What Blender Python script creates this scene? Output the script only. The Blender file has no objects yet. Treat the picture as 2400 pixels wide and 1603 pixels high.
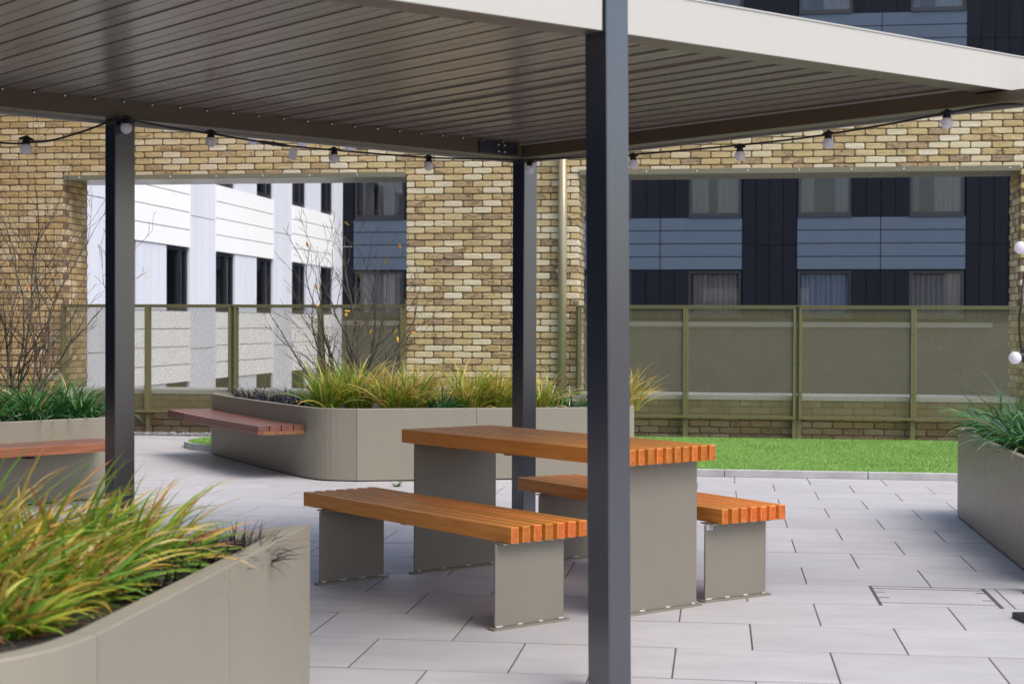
import bpy, math, random
import numpy as np
from mathutils import Matrix, Vector

random.seed(7); rng = np.random.default_rng(7)
sc = bpy.context.scene
COL = sc.collection

# ------------------------------------------------------------------ camera
H = 1.30
PITCH, ROLL = -0.01161, -0.00374
F_PX = 3642.0
cam = bpy.data.cameras.new('camera'); cam_o = bpy.data.objects.new('camera', cam); COL.objects.link(cam_o)
cam.sensor_fit = 'HORIZONTAL'; cam.sensor_width = 36.0; cam.lens = F_PX / 2400 * 36.0
cam.clip_start = 0.05; cam.clip_end = 900
_cp, _sp, _cr, _sr = math.cos(PITCH), math.sin(PITCH), math.cos(ROLL), math.sin(ROLL)
_R = Matrix(((1, 0, 0), (0, _cp, -_sp), (0, _sp, _cp))) @ Matrix(((_cr, 0, _sr), (0, 1, 0), (-_sr, 0, _cr)))
_x, _y, _z = _R @ Vector((1, 0, 0)), _R @ Vector((0, 0, 1)), _R @ Vector((0, -1, 0))
cam_o.matrix_world = Matrix(((_x.x, _y.x, _z.x, 0), (_x.y, _y.y, _z.y, 0), (_x.z, _y.z, _z.z, H), (0, 0, 0, 1)))
sc.camera = cam_o
cam.dof.use_dof = True; cam.dof.focus_distance = 9.8; cam.dof.aperture_fstop = 4.5

# ------------------------------------------------------------------ sky, sun, exposure
SUN_AZ_DIR = Vector((0.74, -0.67, 0.0))          # horizontal direction towards the sun
SUN_EL = math.radians(56)
world = bpy.data.worlds.new('World'); sc.world = world; world.use_nodes = True
wn = world.node_tree.nodes; wl = world.node_tree.links
wn.clear()
w_out = wn.new('ShaderNodeOutputWorld'); w_bg = wn.new('ShaderNodeBackground'); w_sky = wn.new('ShaderNodeTexSky')
w_sky.sky_type = 'NISHITA'; w_sky.sun_disc = False
w_sky.sun_elevation = SUN_EL
w_sky.sun_rotation = math.atan2(SUN_AZ_DIR.x, SUN_AZ_DIR.y)
w_sky.altitude = 50; w_sky.air_density = 1.0; w_sky.dust_density = 3.0; w_sky.ozone_density = 1.0
w_bg.inputs[1].default_value = 0.115
wl.new(w_sky.outputs[0], w_bg.inputs[0]); wl.new(w_bg.outputs[0], w_out.inputs[0])
sun = bpy.data.lights.new('sun', 'SUN'); sun.energy = 1.25; sun.angle = math.radians(42); sun.color = (1.0, 0.96, 0.90)
sun_o = bpy.data.objects.new('sun', sun); COL.objects.link(sun_o); sun_o.location = (10, -10, 20)
_d = Vector((SUN_AZ_DIR.x * math.cos(SUN_EL), SUN_AZ_DIR.y * math.cos(SUN_EL), math.sin(SUN_EL)))
sun_o.rotation_euler = (-_d).to_track_quat('-Z', 'Y').to_euler()
sc.view_settings.view_transform = 'Standard'; sc.view_settings.look = 'None'
sc.view_settings.exposure = 1.15; sc.view_settings.gamma = 1.0
sc.cycles.use_denoising = True; sc.cycles.max_bounces = 8; sc.cycles.transparent_max_bounces = 16

# ------------------------------------------------------------------ material helpers
def new_mat(name):
    m = bpy.data.materials.new(name); m.use_nodes = True
    nt = m.node_tree; b = nt.nodes['Principled BSDF']
    return m, nt, b
def N(nt, t, **kw):
    n = nt.nodes.new(t)
    for k, v in kw.items(): setattr(n, k, v)
    return n
def ramp(nt, fac, stops, interp='LINEAR'):
    r = N(nt, 'ShaderNodeValToRGB'); r.color_ramp.interpolation = interp
    e = r.color_ramp.elements
    while len(e) < len(stops): e.new(0.5)
    for el, (p, c) in zip(e, stops): el.position = p; el.color = (c[0], c[1], c[2], 1)
    nt.links.new(fac, r.inputs[0]); return r.outputs[0]
def mixc(nt, fac, a, b, mode='MIX'):
    n = N(nt, 'ShaderNodeMix', data_type='RGBA', blend_type=mode)
    for sock, v in ((n.inputs[0], fac), (n.inputs[6], a), (n.inputs[7], b)):
        if isinstance(v, bpy.types.NodeSocket): nt.links.new(v, sock)
        elif isinstance(v, (int, float)): sock.default_value = v
        else: sock.default_value = (v[0], v[1], v[2], 1)
    return n.outputs[2]
def math_n(nt, op, a, b=None, c=None):
    n = N(nt, 'ShaderNodeMath', operation=op)
    for i, v in enumerate((a, b, c)):
        if v is None: continue
        if isinstance(v, bpy.types.NodeSocket): nt.links.new(v, n.inputs[i])
        else: n.inputs[i].default_value = v
    return n.outputs[0]
def noise(nt, vec, scale, detail=4, rough=0.55, dist=0.0, color=False):
    n = N(nt, 'ShaderNodeTexNoise'); n.inputs['Scale'].default_value = scale
    n.inputs['Detail'].default_value = detail; n.inputs['Roughness'].default_value = rough
    n.inputs['Distortion'].default_value = dist
    if vec is not None: nt.links.new(vec, n.inputs['Vector'])
    return n.outputs['Color' if color else 'Fac']
def coords(nt, kind='Object', scale=(1, 1, 1), obj=None, rnd=False):
    tc = N(nt, 'ShaderNodeTexCoord')
    if obj is not None: tc.object = obj
    mp = N(nt, 'ShaderNodeMapping'); mp.inputs['Scale'].default_value = scale
    nt.links.new(tc.outputs[kind], mp.inputs['Vector'])
    if rnd:
        oi = N(nt, 'ShaderNodeObjectInfo')
        cx = N(nt, 'ShaderNodeCombineXYZ')
        r = math_n(nt, 'MULTIPLY', oi.outputs['Random'], 37.0)
        for i in range(3): nt.links.new(r, cx.inputs[i])
        nt.links.new(cx.outputs[0], mp.inputs['Location'])
    return mp.outputs[0]
def bump(nt, b, h, strength=0.3, dist=0.01):
    n = N(nt, 'ShaderNodeBump'); n.inputs['Strength'].default_value = strength; n.inputs['Distance'].default_value = dist
    nt.links.new(h, n.inputs['Height']); nt.links.new(n.outputs[0], b.inputs['Normal'])
def geo_pos(nt, scale=(1, 1, 1)):
    g = N(nt, 'ShaderNodeNewGeometry'); mp = N(nt, 'ShaderNodeMapping'); mp.inputs['Scale'].default_value = scale
    nt.links.new(g.outputs['Position'], mp.inputs['Vector']); return mp.outputs[0]

def paint(name, col, rough=0.4, var=0.06, metallic=0.0, spec=0.5, streak=True, bmp=0.0, rvar=0.22):
    """coated metal: faint mottling, dust streaks running down, uneven gloss"""
    m, nt, b = new_mat(name)
    p = geo_pos(nt); n1 = noise(nt, p, 1.7, 5, 0.6)
    f = ramp(nt, n1, [(0.3, [c * (1 - var) for c in col]), (0.7, [c * (1 + var) for c in col])])
    if streak:
        p2 = geo_pos(nt, (14, 14, 0.7)); n2 = noise(nt, p2, 1.6, 4, 0.6)
        s = math_n(nt, 'MULTIPLY', math_n(nt, 'SUBTRACT', n2, 0.5), 0.28); s = math_n(nt, 'MAXIMUM', s, 0.0)
        f = mixc(nt, s, f, [min(1, c * 1.25 + 0.03) for c in col])
        p3 = geo_pos(nt); n3 = noise(nt, p3, 38, 2, 0.5)
        sp = math_n(nt, 'GREATER_THAN', n3, 0.74)
        f = mixc(nt, math_n(nt, 'MULTIPLY', sp, 0.18), f, [c * 0.55 for c in col])
    nt.links.new(f, b.inputs['Base Color'])
    r = noise(nt, p, 9, 3)
    rr = math_n(nt, 'MULTIPLY_ADD', r, rvar, rough - rvar / 2); nt.links.new(rr, b.inputs['Roughness'])
    b.inputs['Metallic'].default_value = metallic; b.inputs['Specular IOR Level'].default_value = spec
    if bmp: bump(nt, b, noise(nt, p, 3.0, 2), bmp, 0.01)
    return m

M = {}
M['planter'] = paint('planter_paint', (0.235, 0.212, 0.163), 0.42, 0.04, bmp=0.03, rvar=0.1)
M['post'] = paint('anthracite_paint', (0.009, 0.0115, 0.022), 0.24, 0.05, spec=0.5, rvar=0.05)
M['post'].node_tree.nodes['Principled BSDF'].inputs['IOR'].default_value = 2.2
M['beam'] = paint('bronze_paint', (0.095, 0.070, 0.040), 0.42, 0.06)
M['fascia'] = paint('pale_fascia_paint', (0.445, 0.43, 0.39), 0.45, 0.02, rvar=0.06)
M['trim'] = paint('pale_trim', (0.30, 0.30, 0.29), 0.45, 0.03)
M['fence'] = paint('olive_paint', (0.140, 0.124, 0.052), 0.42, 0.07)
M['leg'] = paint('leg_paint', (0.190, 0.170, 0.136), 0.45, 0.05)
M['pipe'] = paint('gold_paint', (0.31, 0.27, 0.175), 0.32, 0.05, metallic=0.25)
M['lintel'] = paint('lintel_paint', (0.165, 0.15, 0.10), 0.30, 0.05)
M['black'] = paint('black_rubber', (0.008, 0.008, 0.009), 0.5, 0.1, streak=False)
M['steel'] = paint('bright_steel', (0.75, 0.75, 0.74), 0.22, 0.03, metallic=1.0, streak=False)
M['white_bits'] = paint('white_sealant', (0.46, 0.46, 0.45), 0.7, 0.06, streak=False)
M['silver'] = paint('silver_label', (0.72, 0.72, 0.74), 0.4, 0.04, streak=False)
M['ink'] = paint('grey_print', (0.16, 0.16, 0.18), 0.5, 0.05, streak=False)
M['joint'] = paint('dark_joint', (0.070, 0.060, 0.053), 0.95, 0.25, streak=False)
M['flash'] = paint('pale_flashing', (0.13, 0.135, 0.135), 0.5, 0.05)
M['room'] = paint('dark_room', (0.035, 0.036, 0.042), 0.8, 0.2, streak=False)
M['coping'] = paint('coping_metal', (0.58, 0.58, 0.56), 0.4, 0.05)

# louvre underside: warm grey coated aluminium, glossy enough to mirror the court
m, nt, b = new_mat('louvre_paint'); M['louvre'] = m
oi = N(nt, 'ShaderNodeObjectInfo')
c = ramp(nt, oi.outputs['Random'], [(0, (0.195, 0.168, 0.143)), (1, (0.250, 0.217, 0.185))])
n1 = noise(nt, coords(nt, 'Object', (1.2, 9, 9), rnd=True), 2.0, 3)
c = mixc(nt, math_n(nt, 'MULTIPLY', n1, 0.35), c, (0.165, 0.138, 0.110))
nt.links.new(c, b.inputs['Base Color']); b.inputs['Roughness'].default_value = 0.24

# paving slab
m, nt, b = new_mat('porcelain_slab'); M['slab'] = m
oi = N(nt, 'ShaderNodeObjectInfo')
p = coords(nt, 'Object', (1, 3.2, 1), rnd=True)
n1 = noise(nt, p, 2.3, 6, 0.62, 0.4); n2 = noise(nt, p, 11, 4, 0.6)
pg = geo_pos(nt, (1.0, 1.0, 1)); n3 = noise(nt, pg, 0.55, 4, 0.6)
base = ramp(nt, n1, [(0.30, (0.375, 0.362, 0.370)), (0.52, (0.445, 0.430, 0.438)), (0.75, (0.495, 0.48, 0.486))])
base = mixc(nt, math_n(nt, 'MULTIPLY', n2, 0.20), base, (0.345, 0.325, 0.325))
base = mixc(nt, math_n(nt, 'MULTIPLY', oi.outputs['Random'], 0.42), base, (0.36, 0.345, 0.35))
st = ramp(nt, n3, [(0.45, (0, 0, 0)), (0.72, (1, 1, 1))])
base = mixc(nt, math_n(nt, 'MULTIPLY', st, 0.38), base, (0.28, 0.26, 0.245))
n4 = noise(nt, pg, 21, 2, 0.5); sp = math_n(nt, 'GREATER_THAN', n4, 0.755)
base = mixc(nt, math_n(nt, 'MULTIPLY', sp, 0.45), base, (0.20, 0.18, 0.17))
nt.links.new(base, b.inputs['Base Color'])
nt.links.new(math_n(nt, 'MULTIPLY_ADD', n2, 0.25, 0.42), b.inputs['Roughness'])
bump(nt, b, n2, 0.12, 0.004)

# timber
def timber(name, dark, mid, light, rough):
    m, nt, b = new_mat(name)
    oi = N(nt, 'ShaderNodeObjectInfo')
    p = coords(nt, 'Object', (0.9, 16, 16), rnd=True)
    g = noise(nt, p, 2.2, 6, 0.65, 1.2)
    c = ramp(nt, g, [(0.28, dark), (0.48, mid), (0.68, light)])
    p2 = coords(nt, 'Object', (5, 30, 30), rnd=True)
    kn = noise(nt, p2, 0.55, 2, 0.5)
    k = ramp(nt, kn, [(0.70, (0, 0, 0)), (0.80, (1, 1, 1))])
    c = mixc(nt, math_n(nt, 'MULTIPLY', k, 0.6), c, [v * 0.42 for v in dark])
    hs = N(nt, 'ShaderNodeHueSaturation')
    nt.links.new(math_n(nt, 'MULTIPLY_ADD', oi.outputs['Random'], 0.35, 0.83), hs.inputs['Value'])
    nt.links.new(math_n(nt, 'MULTIPLY_ADD', oi.outputs['Random'], -0.018, 0.508), hs.inputs['Hue'])
    tn = N(nt, 'ShaderNodeTexCoord'); sn = N(nt, 'ShaderNodeSeparateXYZ'); nt.links.new(tn.outputs['Normal'], sn.inputs[0])
    eg = math_n(nt, 'GREATER_THAN', math_n(nt, 'ABSOLUTE', sn.outputs[0]), 0.9)          # end grain soaks up more stain
    pe = coords(nt, 'Object', (30, 30, 30), rnd=True); ge = noise(nt, pe, 1.3, 4, 0.6, 2.0)
    ce = ramp(nt, ge, [(0.3, [dark[0] * .42, dark[1] * .30, dark[2] * .3]), (0.5, [dark[0] * 0.68, dark[1] * 0.50, dark[2] * 0.45]), (0.72, [mid[0] * .75, mid[1] * .62, mid[2] * .6])])
    c = mixc(nt, eg, c, ce)
    nt.links.new(c, hs.inputs['Color']); nt.links.new(hs.outputs[0], b.inputs['Base Color'])
    b.inputs['Roughness'].default_value = rough; b.inputs['Specular IOR Level'].default_value = 0.45
    bump(nt, b, g, 0.12, 0.003)
    return m
M['timber'] = timber('orange_timber', (0.66, 0.220, 0.030), (0.76, 0.285, 0.046), (0.84, 0.365, 0.075), 0.36)
M['hardwood'] = timber('red_hardwood', (0.088, 0.030, 0.021), (0.145, 0.054, 0.037), (0.195, 0.08, 0.056), 0.34)
M['hardwood_edge'] = timber('hardwood_edge', (0.13, 0.045, 0.017), (0.22, 0.088, 0.034), (0.29, 0.13, 0.055), 0.5)

# soil, gravel, turf
m, nt, b = new_mat('dark_soil'); M['soil'] = m
p = geo_pos(nt); n1 = noise(nt, p, 22, 6, 0.7)
nt.links.new(ramp(nt, n1, [(0.35, (0.008, 0.006, 0.005)), (0.6, (0.035, 0.024, 0.017)), (0.8, (0.10, 0.07, 0.045))]), b.inputs['Base Color'])
b.inputs['Roughness'].default_value = 0.95; bump(nt, b, n1, 0.9, 0.03)
m, nt, b = new_mat('gravel_stone'); M['gravel'] = m
p = geo_pos(nt); n1 = noise(nt, p, 30, 2, 0.5)
nt.links.new(ramp(nt, n1, [(0.35, (0.07, 0.065, 0.065)), (0.5, (0.17, 0.165, 0.165)), (0.65, (0.30, 0.295, 0.29))]), b.inputs['Base Color'])
b.inputs['Roughness'].default_value = 0.8
m, nt, b = new_mat('turf_blade'); M['turf'] = m
p = geo_pos(nt); n1 = noise(nt, p, 1.6, 4, 0.6); n2 = noise(nt, geo_pos(nt, (1, 3.5, 1)), 14, 3)
c = ramp(nt, n1, [(0.3, (0.175, 0.315, 0.060)), (0.7, (0.245, 0.405, 0.095))])
c = mixc(nt, math_n(nt, 'MULTIPLY', n2, 0.5), c, (0.13, 0.27, 0.045))
nt.links.new(c, b.inputs['Base Color']); b.inputs['Roughness'].default_value = 0.55
m, nt, b = new_mat('kerb_stone'); M['kerb'] = m
p = geo_pos(nt); n1 = noise(nt, p, 5, 5, 0.6)
nt.links.new(ramp(nt, n1, [(0.3, (0.32, 0.31, 0.30)), (0.7, (0.44, 0.43, 0.42))]), b.inputs['Base Color']); b.inputs['Roughness'].default_value = 0.8

# blades with their own leaf colour
def blade_mat(name, rough=0.5, trans=0.35):
    m, nt, b = new_mat(name)
    a = N(nt, 'ShaderNodeAttribute', attribute_name='leaf_colour')
    nt.links.new(a.outputs['Color'], b.inputs['Base Color']); b.inputs['Roughness'].default_value = rough
    t = N(nt, 'ShaderNodeBsdfTranslucent'); nt.links.new(a.outputs['Color'], t.inputs['Color'])
    mx = N(nt, 'ShaderNodeMixShader'); mx.inputs[0].default_value = trans
    nt.links.new(b.outputs[0], mx.inputs[1]); nt.links.new(t.outputs[0], mx.inputs[2])
    nt.links.new(mx.outputs[0], nt.nodes['Material Output'].inputs[0])
    return m
M['blade'] = blade_mat('grass_blade'); M['dark_blade'] = blade_mat('black_blade', 0.32, 0.0); M['green_blade'] = blade_mat('strap_leaf', 0.30, 0.25)
m, nt, b = new_mat('bark'); M['bark'] = m
n1 = noise(nt, geo_pos(nt, (1, 1, .3)), 28, 4)
nt.links.new(ramp(nt, n1, [(0.3, (0.035, 0.024, 0.018)), (0.55, (0.085, 0.063, 0.048)), (0.75, (0.15, 0.14, 0.085))]), b.inputs['Base Color']); b.inputs['Roughness'].default_value = 0.7
m, nt, b = new_mat('autumn_leaf'); M['leaf'] = m
oi = N(nt, 'ShaderNodeObjectInfo')
nt.links.new(ramp(nt, oi.outputs['Random'], [(0, (0.55, 0.20, 0.02)), (0.5, (0.60, 0.33, 0.02)), (1, (0.45, 0.36, 0.04))]), b.inputs['Base Color'])
m, nt, b = new_mat('opal_bulb'); M['bulb'] = m
b.inputs['Base Color'].default_value = (0.92, 0.89, 0.94, 1); b.inputs['Roughness'].default_value = 0.25
tl = N(nt, 'ShaderNodeBsdfTranslucent'); tl.inputs[0].default_value = (0.95, 0.93, 0.97, 1)
mx = N(nt, 'ShaderNodeMixShader'); mx.inputs[0].default_value = 0.45
nt.links.new(b.outputs[0], mx.inputs[1]); nt.links.new(tl.outputs[0], mx.inputs[2]); nt.links.new(mx.outputs[0], nt.nodes['Material Output'].inputs[0])
# cladding and glass
def clad(name, a, bb, rough, streak, spec=0.5):
    m, nt, b = new_mat(name)
    oi = N(nt, 'ShaderNodeObjectInfo')
    c = ramp(nt, oi.outputs['Random'], [(0, a), (1, bb)])
    n = noise(nt, geo_pos(nt, (1.2, 1.2, .22)), 1.4, 5, 0.6)
    c = mixc(nt, math_n(nt, 'MULTIPLY', n, streak), c, [min(1, v * 1.35) for v in bb])
    nt.links.new(c, b.inputs['Base Color'])
    nt.links.new(math_n(nt, 'MULTIPLY_ADD', n, 0.2, rough), b.inputs['Roughness'])
    b.inputs['Specular IOR Level'].default_value = spec
    return m
M['navy'] = clad('navy_cladding', (0.003, 0.0040, 0.0085), (0.005, 0.0062, 0.0120), 0.5, 0.5, 0.15)
M['bluepanel'] = clad('blue_panel', (0.048, 0.070, 0.105), (0.054, 0.077, 0.114), 0.45, 0.5, 0.35)
M['whitepanel'] = clad('white_panel', (0.78, 0.785, 0.78), (0.81, 0.81, 0.805), 0.35, 0.2)
M['whiteboard'] = clad('white_board', (0.59, 0.61, 0.67), (0.62, 0.64, 0.70), 0.35, 0.2)
M['backing'] = paint('grey_backing', (0.30, 0.30, 0.31), 0.7, 0.03, streak=False)
M['wframe'] = paint('window_frame', (0.018, 0.019, 0.026), 0.4, 0.1, streak=False)
m, nt, b = new_mat('window_glass'); M['glass'] = m
tr = N(nt, 'ShaderNodeBsdfTransparent'); tr.inputs[0].default_value = (0.85, 0.88, 0.92, 1)
gl = N(nt, 'ShaderNodeBsdfGlossy'); gl.inputs['Roughness'].default_value = 0.02; gl.inputs['Color'].default_value = (0.9, 0.93, 1, 1)
fr = N(nt, 'ShaderNodeFresnel'); fr.inputs[0].default_value = 1.6
mx = N(nt, 'ShaderNodeMixShader')
nt.links.new(math_n(nt, 'MULTIPLY_ADD', fr.outputs[0], 0.9, 0.02), mx.inputs[0]); nt.links.new(tr.outputs[0], mx.inputs[1]); nt.links.new(gl.outputs[0], mx.inputs[2])
bump_n = N(nt, 'ShaderNodeBump'); bump_n.inputs['Strength'].default_value = 0.05
nt.links.new(noise(nt, geo_pos(nt), 1.3, 1), bump_n.inputs['Height']); nt.links.new(bump_n.outputs[0], gl.inputs['Normal'])
nt.links.new(mx.outputs[0], nt.nodes['Material Output'].inputs[0])
m, nt, b = new_mat('curtain_cloth'); M['curtain'] = m
oi = N(nt, 'ShaderNodeObjectInfo')
nt.links.new(ramp(nt, oi.outputs['Random'], [(0, (0.34, 0.31, 0.29)), (0.6, (0.44, 0.41, 0.39)), (1, (0.36, 0.40, 0.47))]), b.inputs['Base Color']); b.inputs['Roughness'].default_value = 0.9

# ------------------------------------------------------------------ mesh helpers
class MB:
    def __init__(s): s.v = []; s.f = []; s.c = []
    def add(s, vs, fs):
        o = len(s.v); s.v += [tuple(p) for p in vs]; s.f += [tuple(i + o for i in f) for f in fs]; return s
    def box(s, x0, x1, y0, y1, z0, z1):
        return s.add([(x0, y0, z0), (x1, y0, z0), (x1, y1, z0), (x0, y1, z0), (x0, y0, z1), (x1, y0, z1), (x1, y1, z1), (x0, y1, z1)],
                     [(3, 2, 1, 0), (4, 5, 6, 7), (0, 1, 5, 4), (1, 2, 6, 5), (2, 3, 7, 6), (3, 0, 4, 7)])
    def bbox(s, x0, x1, y0, y1, z0, z1, b, jit=0.0, r=None):
        """box with chamfered edges, 24 vertices"""
        vs = []; ix = {}
        for a in range(8):
            sx, sy, sz = (a & 1), (a >> 1) & 1, (a >> 2) & 1
            P = ((x0, x1)[sx], (y0, y1)[sy], (z0, z1)[sz]); D = (1 if sx == 0 else -1, 1 if sy == 0 else -1, 1 if sz == 0 else -1)
            j = [0, 0, 0] if r is None else [r.uniform(-jit, jit) for _ in range(3)]
            for ax in range(3):
                q = [P[k] + (0 if k == ax else D[k] * b) + j[k] for k in range(3)]
                ix[(a, ax)] = len(vs); vs.append(q)
        fs = []
        for ax in range(3):
            o1, o2 = (ax + 1) % 3, (ax + 2) % 3
            for side in (0, 1):
                a = side << ax
                q = [a, a | (1 << o1), a | (1 << o1) | (1 << o2), a | (1 << o2)]
                f = [ix[(k, ax)] for k in q]; fs.append(tuple(f if side else f[::-1]))
        for ax in range(3):                       # edges along ax
            o1, o2 = (ax + 1) % 3, (ax + 2) % 3
            for s1 in (0, 1):
                for s2 in (0, 1):
                    a = (s1 << o1) | (s2 << o2); b2 = a | (1 << ax)
                    f = [ix[(a, o1)], ix[(b2, o1)], ix[(b2, o2)], ix[(a, o2)]]
                    fs.append(tuple(f if s1 == s2 else f[::-1]))
        for a in range(8):
            f = [ix[(a, 0)], ix[(a, 1)], ix[(a, 2)]]
            par = ((a & 1) + ((a >> 1) & 1) + ((a >> 2) & 1)) % 2
            fs.append(tuple(f if par else f[::-1]))
        return s.add(vs, fs)
    def prism(s, poly, z0, z1):
        n = len(poly)
        vs = [(x, y, z0) for x, y in poly] + [(x, y, z1) for x, y in poly]
        fs = [tuple(range(n - 1, -1, -1)), tuple(range(n, 2 * n))] + [(i, (i + 1) % n, n + (i + 1) % n, n + i) for i in range(n)]
        return s.add(vs, fs)
    def tube(s, pts, r, n=8, cap=True):
        pts = [Vector(p) for p in pts]; rs = r if isinstance(r, (list, tuple)) else [r] * len(pts)
        rings = []
        for i, p in enumerate(pts):
            d = (pts[min(i + 1, len(pts) - 1)] - pts[max(i - 1, 0)]).normalized()
            up = Vector((0, 0, 1)) if abs(d.z) < 0.9 else Vector((1, 0, 0))
            a = d.cross(up).normalized(); bb = a.cross(d)
            rings.append([p + (a * math.cos(2 * math.pi * k / n) + bb * math.sin(2 * math.pi * k / n)) * rs[i] for k in range(n)])
        vs = [q for rg in rings for q in rg]; fs = []
        for i in range(len(pts) - 1):
            for k in range(n):
                fs.append((i * n + k, i * n + (k + 1) % n, (i + 1) * n + (k + 1) % n, (i + 1) * n + k))
        if cap: fs += [tuple(range(n - 1, -1, -1)), tuple(range((len(pts) - 1) * n, len(pts) * n))]
        return s.add(vs, fs)
    def lathe(s, prof, n=16, axis=Vector((0, 0, 1)), org=Vector((0, 0, 0))):
        q = Vector((0, 0, 1)).rotation_difference(axis)
        vs = []; fs = []
        for r, z in prof:
            for k in range(n):
                vs.append(org + q @ Vector((r * math.cos(2 * math.pi * k / n), r * math.sin(2 * math.pi * k / n), z)))
        for i in range(len(prof) - 1):
            for k in range(n): fs.append((i * n + k, i * n + (k + 1) % n, (i + 1) * n + (k + 1) % n, (i + 1) * n + k))
        fs += [tuple(range(n - 1, -1, -1)), tuple(range((len(prof) - 1) * n, len(prof) * n))]
        return s.add(vs, fs)
    def mesh(s, name, mat, smooth=False):
        me = bpy.data.meshes.new(name); me.from_pydata(s.v, [], s.f); me.update()
        if mat: me.materials.append(mat)
        if smooth: me.polygons.foreach_set('use_smooth', [True] * len(me.polygons))
        return me
    def obj(s, name, mat, parent=None, loc=(0, 0, 0), rz=0, smooth=False):
        return put(name, s.mesh(name, mat, smooth), parent, loc, rz)
def put(name, me, parent=None, loc=(0, 0, 0), rz=0, scale=None):
    o = bpy.data.objects.new(name, me); COL.objects.link(o); o.location = loc; o.rotation_euler = (0, 0, rz)
    if scale is not None: o.scale = scale
    if parent: o.parent = parent
    return o
def tag(o, label, cat, group=None):
    o['label'] = label; o['category'] = cat
    if group: o['group'] = group
    return o
def thing(name, label, cat, loc=(0, 0, 0), rz=0, group=None):
    return tag(put(name, None, None, loc, rz), label, cat, group)
def struct(o): o['kind'] = 'structure'; return o
def stuff(o): o['kind'] = 'stuff'; return o
def dup(o, parent=None):
    c = o.copy(); COL.objects.link(c)
    if parent: c.parent = parent
    for ch in list(o.children): dup(ch, c)
    return c

def fr(a):
    return (math.cos(a), math.sin(a)), (-math.sin(a), math.cos(a))
A_W = math.radians(-8.45); (WUx, WUy), (WNx, WNy) = fr(A_W)         # wall frame
A_P = math.radians(-7.56); (PUx, PUy), (PVx, PVy) = fr(A_P)         # paving frame
A_T = math.radians(-52.04); (TUx, TUy), (TVx, TVy) = fr(A_T)        # table frame
A_C = math.radians(41.41); (CUx, CUy), (CVx, CVy) = fr(A_C)         # canopy frame
def Wd(u, n): return (u * WUx + n * WNx, u * WUy + n * WNy)
def Pd(u, n): return (u * PUx + n * PVx, u * PUy + n * PVy)
def Td(u, n): return (u * TUx + n * TVx, u * TUy + n * TVy)
def Cd(u, n): return (u * CUx + n * CVx, u * CUy + n * CVy)
def to_px(x, y, z):
    d = _R.transposed() @ Vector((x, y, z - H))
    if d.y < 0.2: return None
    return 1200 + F_PX * d.x / d.y, 801.5 - F_PX * d.z / d.y

# ================================================================== GROUND, TERRACE
ground = struct(MB().box(-300, 300, -300, 300, -9.4, -9.0).obj('ground', M['kerb']))
o = MB().box(-16, 12, -16, 18.3, -1.2, -0.0014).obj('terrace_deck', M['joint'], None, (0, 0, 0), A_W); struct(o)

# paving slabs: rows .548 deep, .61 wide, half-bond
PW, PH, PV0 = 0.61, 0.548, 5.73
paving = put('paving', None); struct(paving); paving.location = (0, 0, 0); paving.rotation_euler = (0, 0, A_P)
slab_vars = []
for k in range(4):
    r = random.Random(k)
    slab_vars.append(MB().bbox(0.0033, PW - 0.0033, 0.0058, PH - 0.0058, -0.03, 0, 0.0012).mesh('slab', M['slab']))
cells = []
for j in range(-12, 21):
    off = 0.447 if j % 2 == 0 else 0.752
    for i in range(-22, 14):
        u0, v0 = off + i * PW, PV0 + j * PH
        x, y = Pd(u0 + PW / 2, v0 + PH / 2)
        n = x * WNx + y * WNy; u = x * WUx + y * WUy
        if n > 17.1 or y < -9: continue
        if n > 14.0 and u > -1.0: continue                     # turf covers it
        if j == 3 and abs(u0 - 0.752) < 0.02: continue          # recessed access cover
        p = to_px(x, y, 0)
        vis = p is not None and -150 < p[0] < 2550 and p[1] < 1720
        cells.append((0 if vis else 1, y, u0, v0))
cells.sort()
rest = MB()
for k, (hid, y, u0, v0) in enumerate(cells):
    if k < 300 and not hid:
        put('slab', slab_vars[k % 4], paving, (u0, v0, random.uniform(-0.0004, 0.0012)))
    else:
        rest.box(u0 + .0045, u0 + PW - .0045, v0 + .005, v0 + PH - .005, -.03, 0)
stuff(rest.obj('slab_field', M['slab'], paving))
# access cover filling one slab bay
cx, cy = Pd(0.757 + 0.3, 7.37 + 0.27)
cover = thing('access_cover', 'recessed access cover set flush into the pale paving with dark edge lines', 'drain cover', (cx, cy, 0), A_P)
for (x0, x1, y0, y1) in ((-0.292, 0.236, 0.226, 0.268), (-0.292, 0.236, -0.176, 0.204), (-0.292, 0.236, -0.262, -0.192), (0.256, 0.302, -0.266, 0.276)):
    MB().bbox(x0, x1, y0, y1, -0.03, -0.0005, 0.0015).obj('infill', M['slab'], cover)
for (x0, x1, y) in ((-0.29, -0.245, 0.10), (-0.29, -0.24, -0.05), (0.19, 0.236, 0.13), (0.19, 0.236, -0.07)):
    MB().box(x0, x1, y - .004, y + .004, -0.012, 0.0012).obj('lifting_slot', M['joint'], cover)
MB().box(0.238, 0.254, -0.266, 0.276, -0.03, -0.006).obj('frame_edge', M['steel'], cover)

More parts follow.
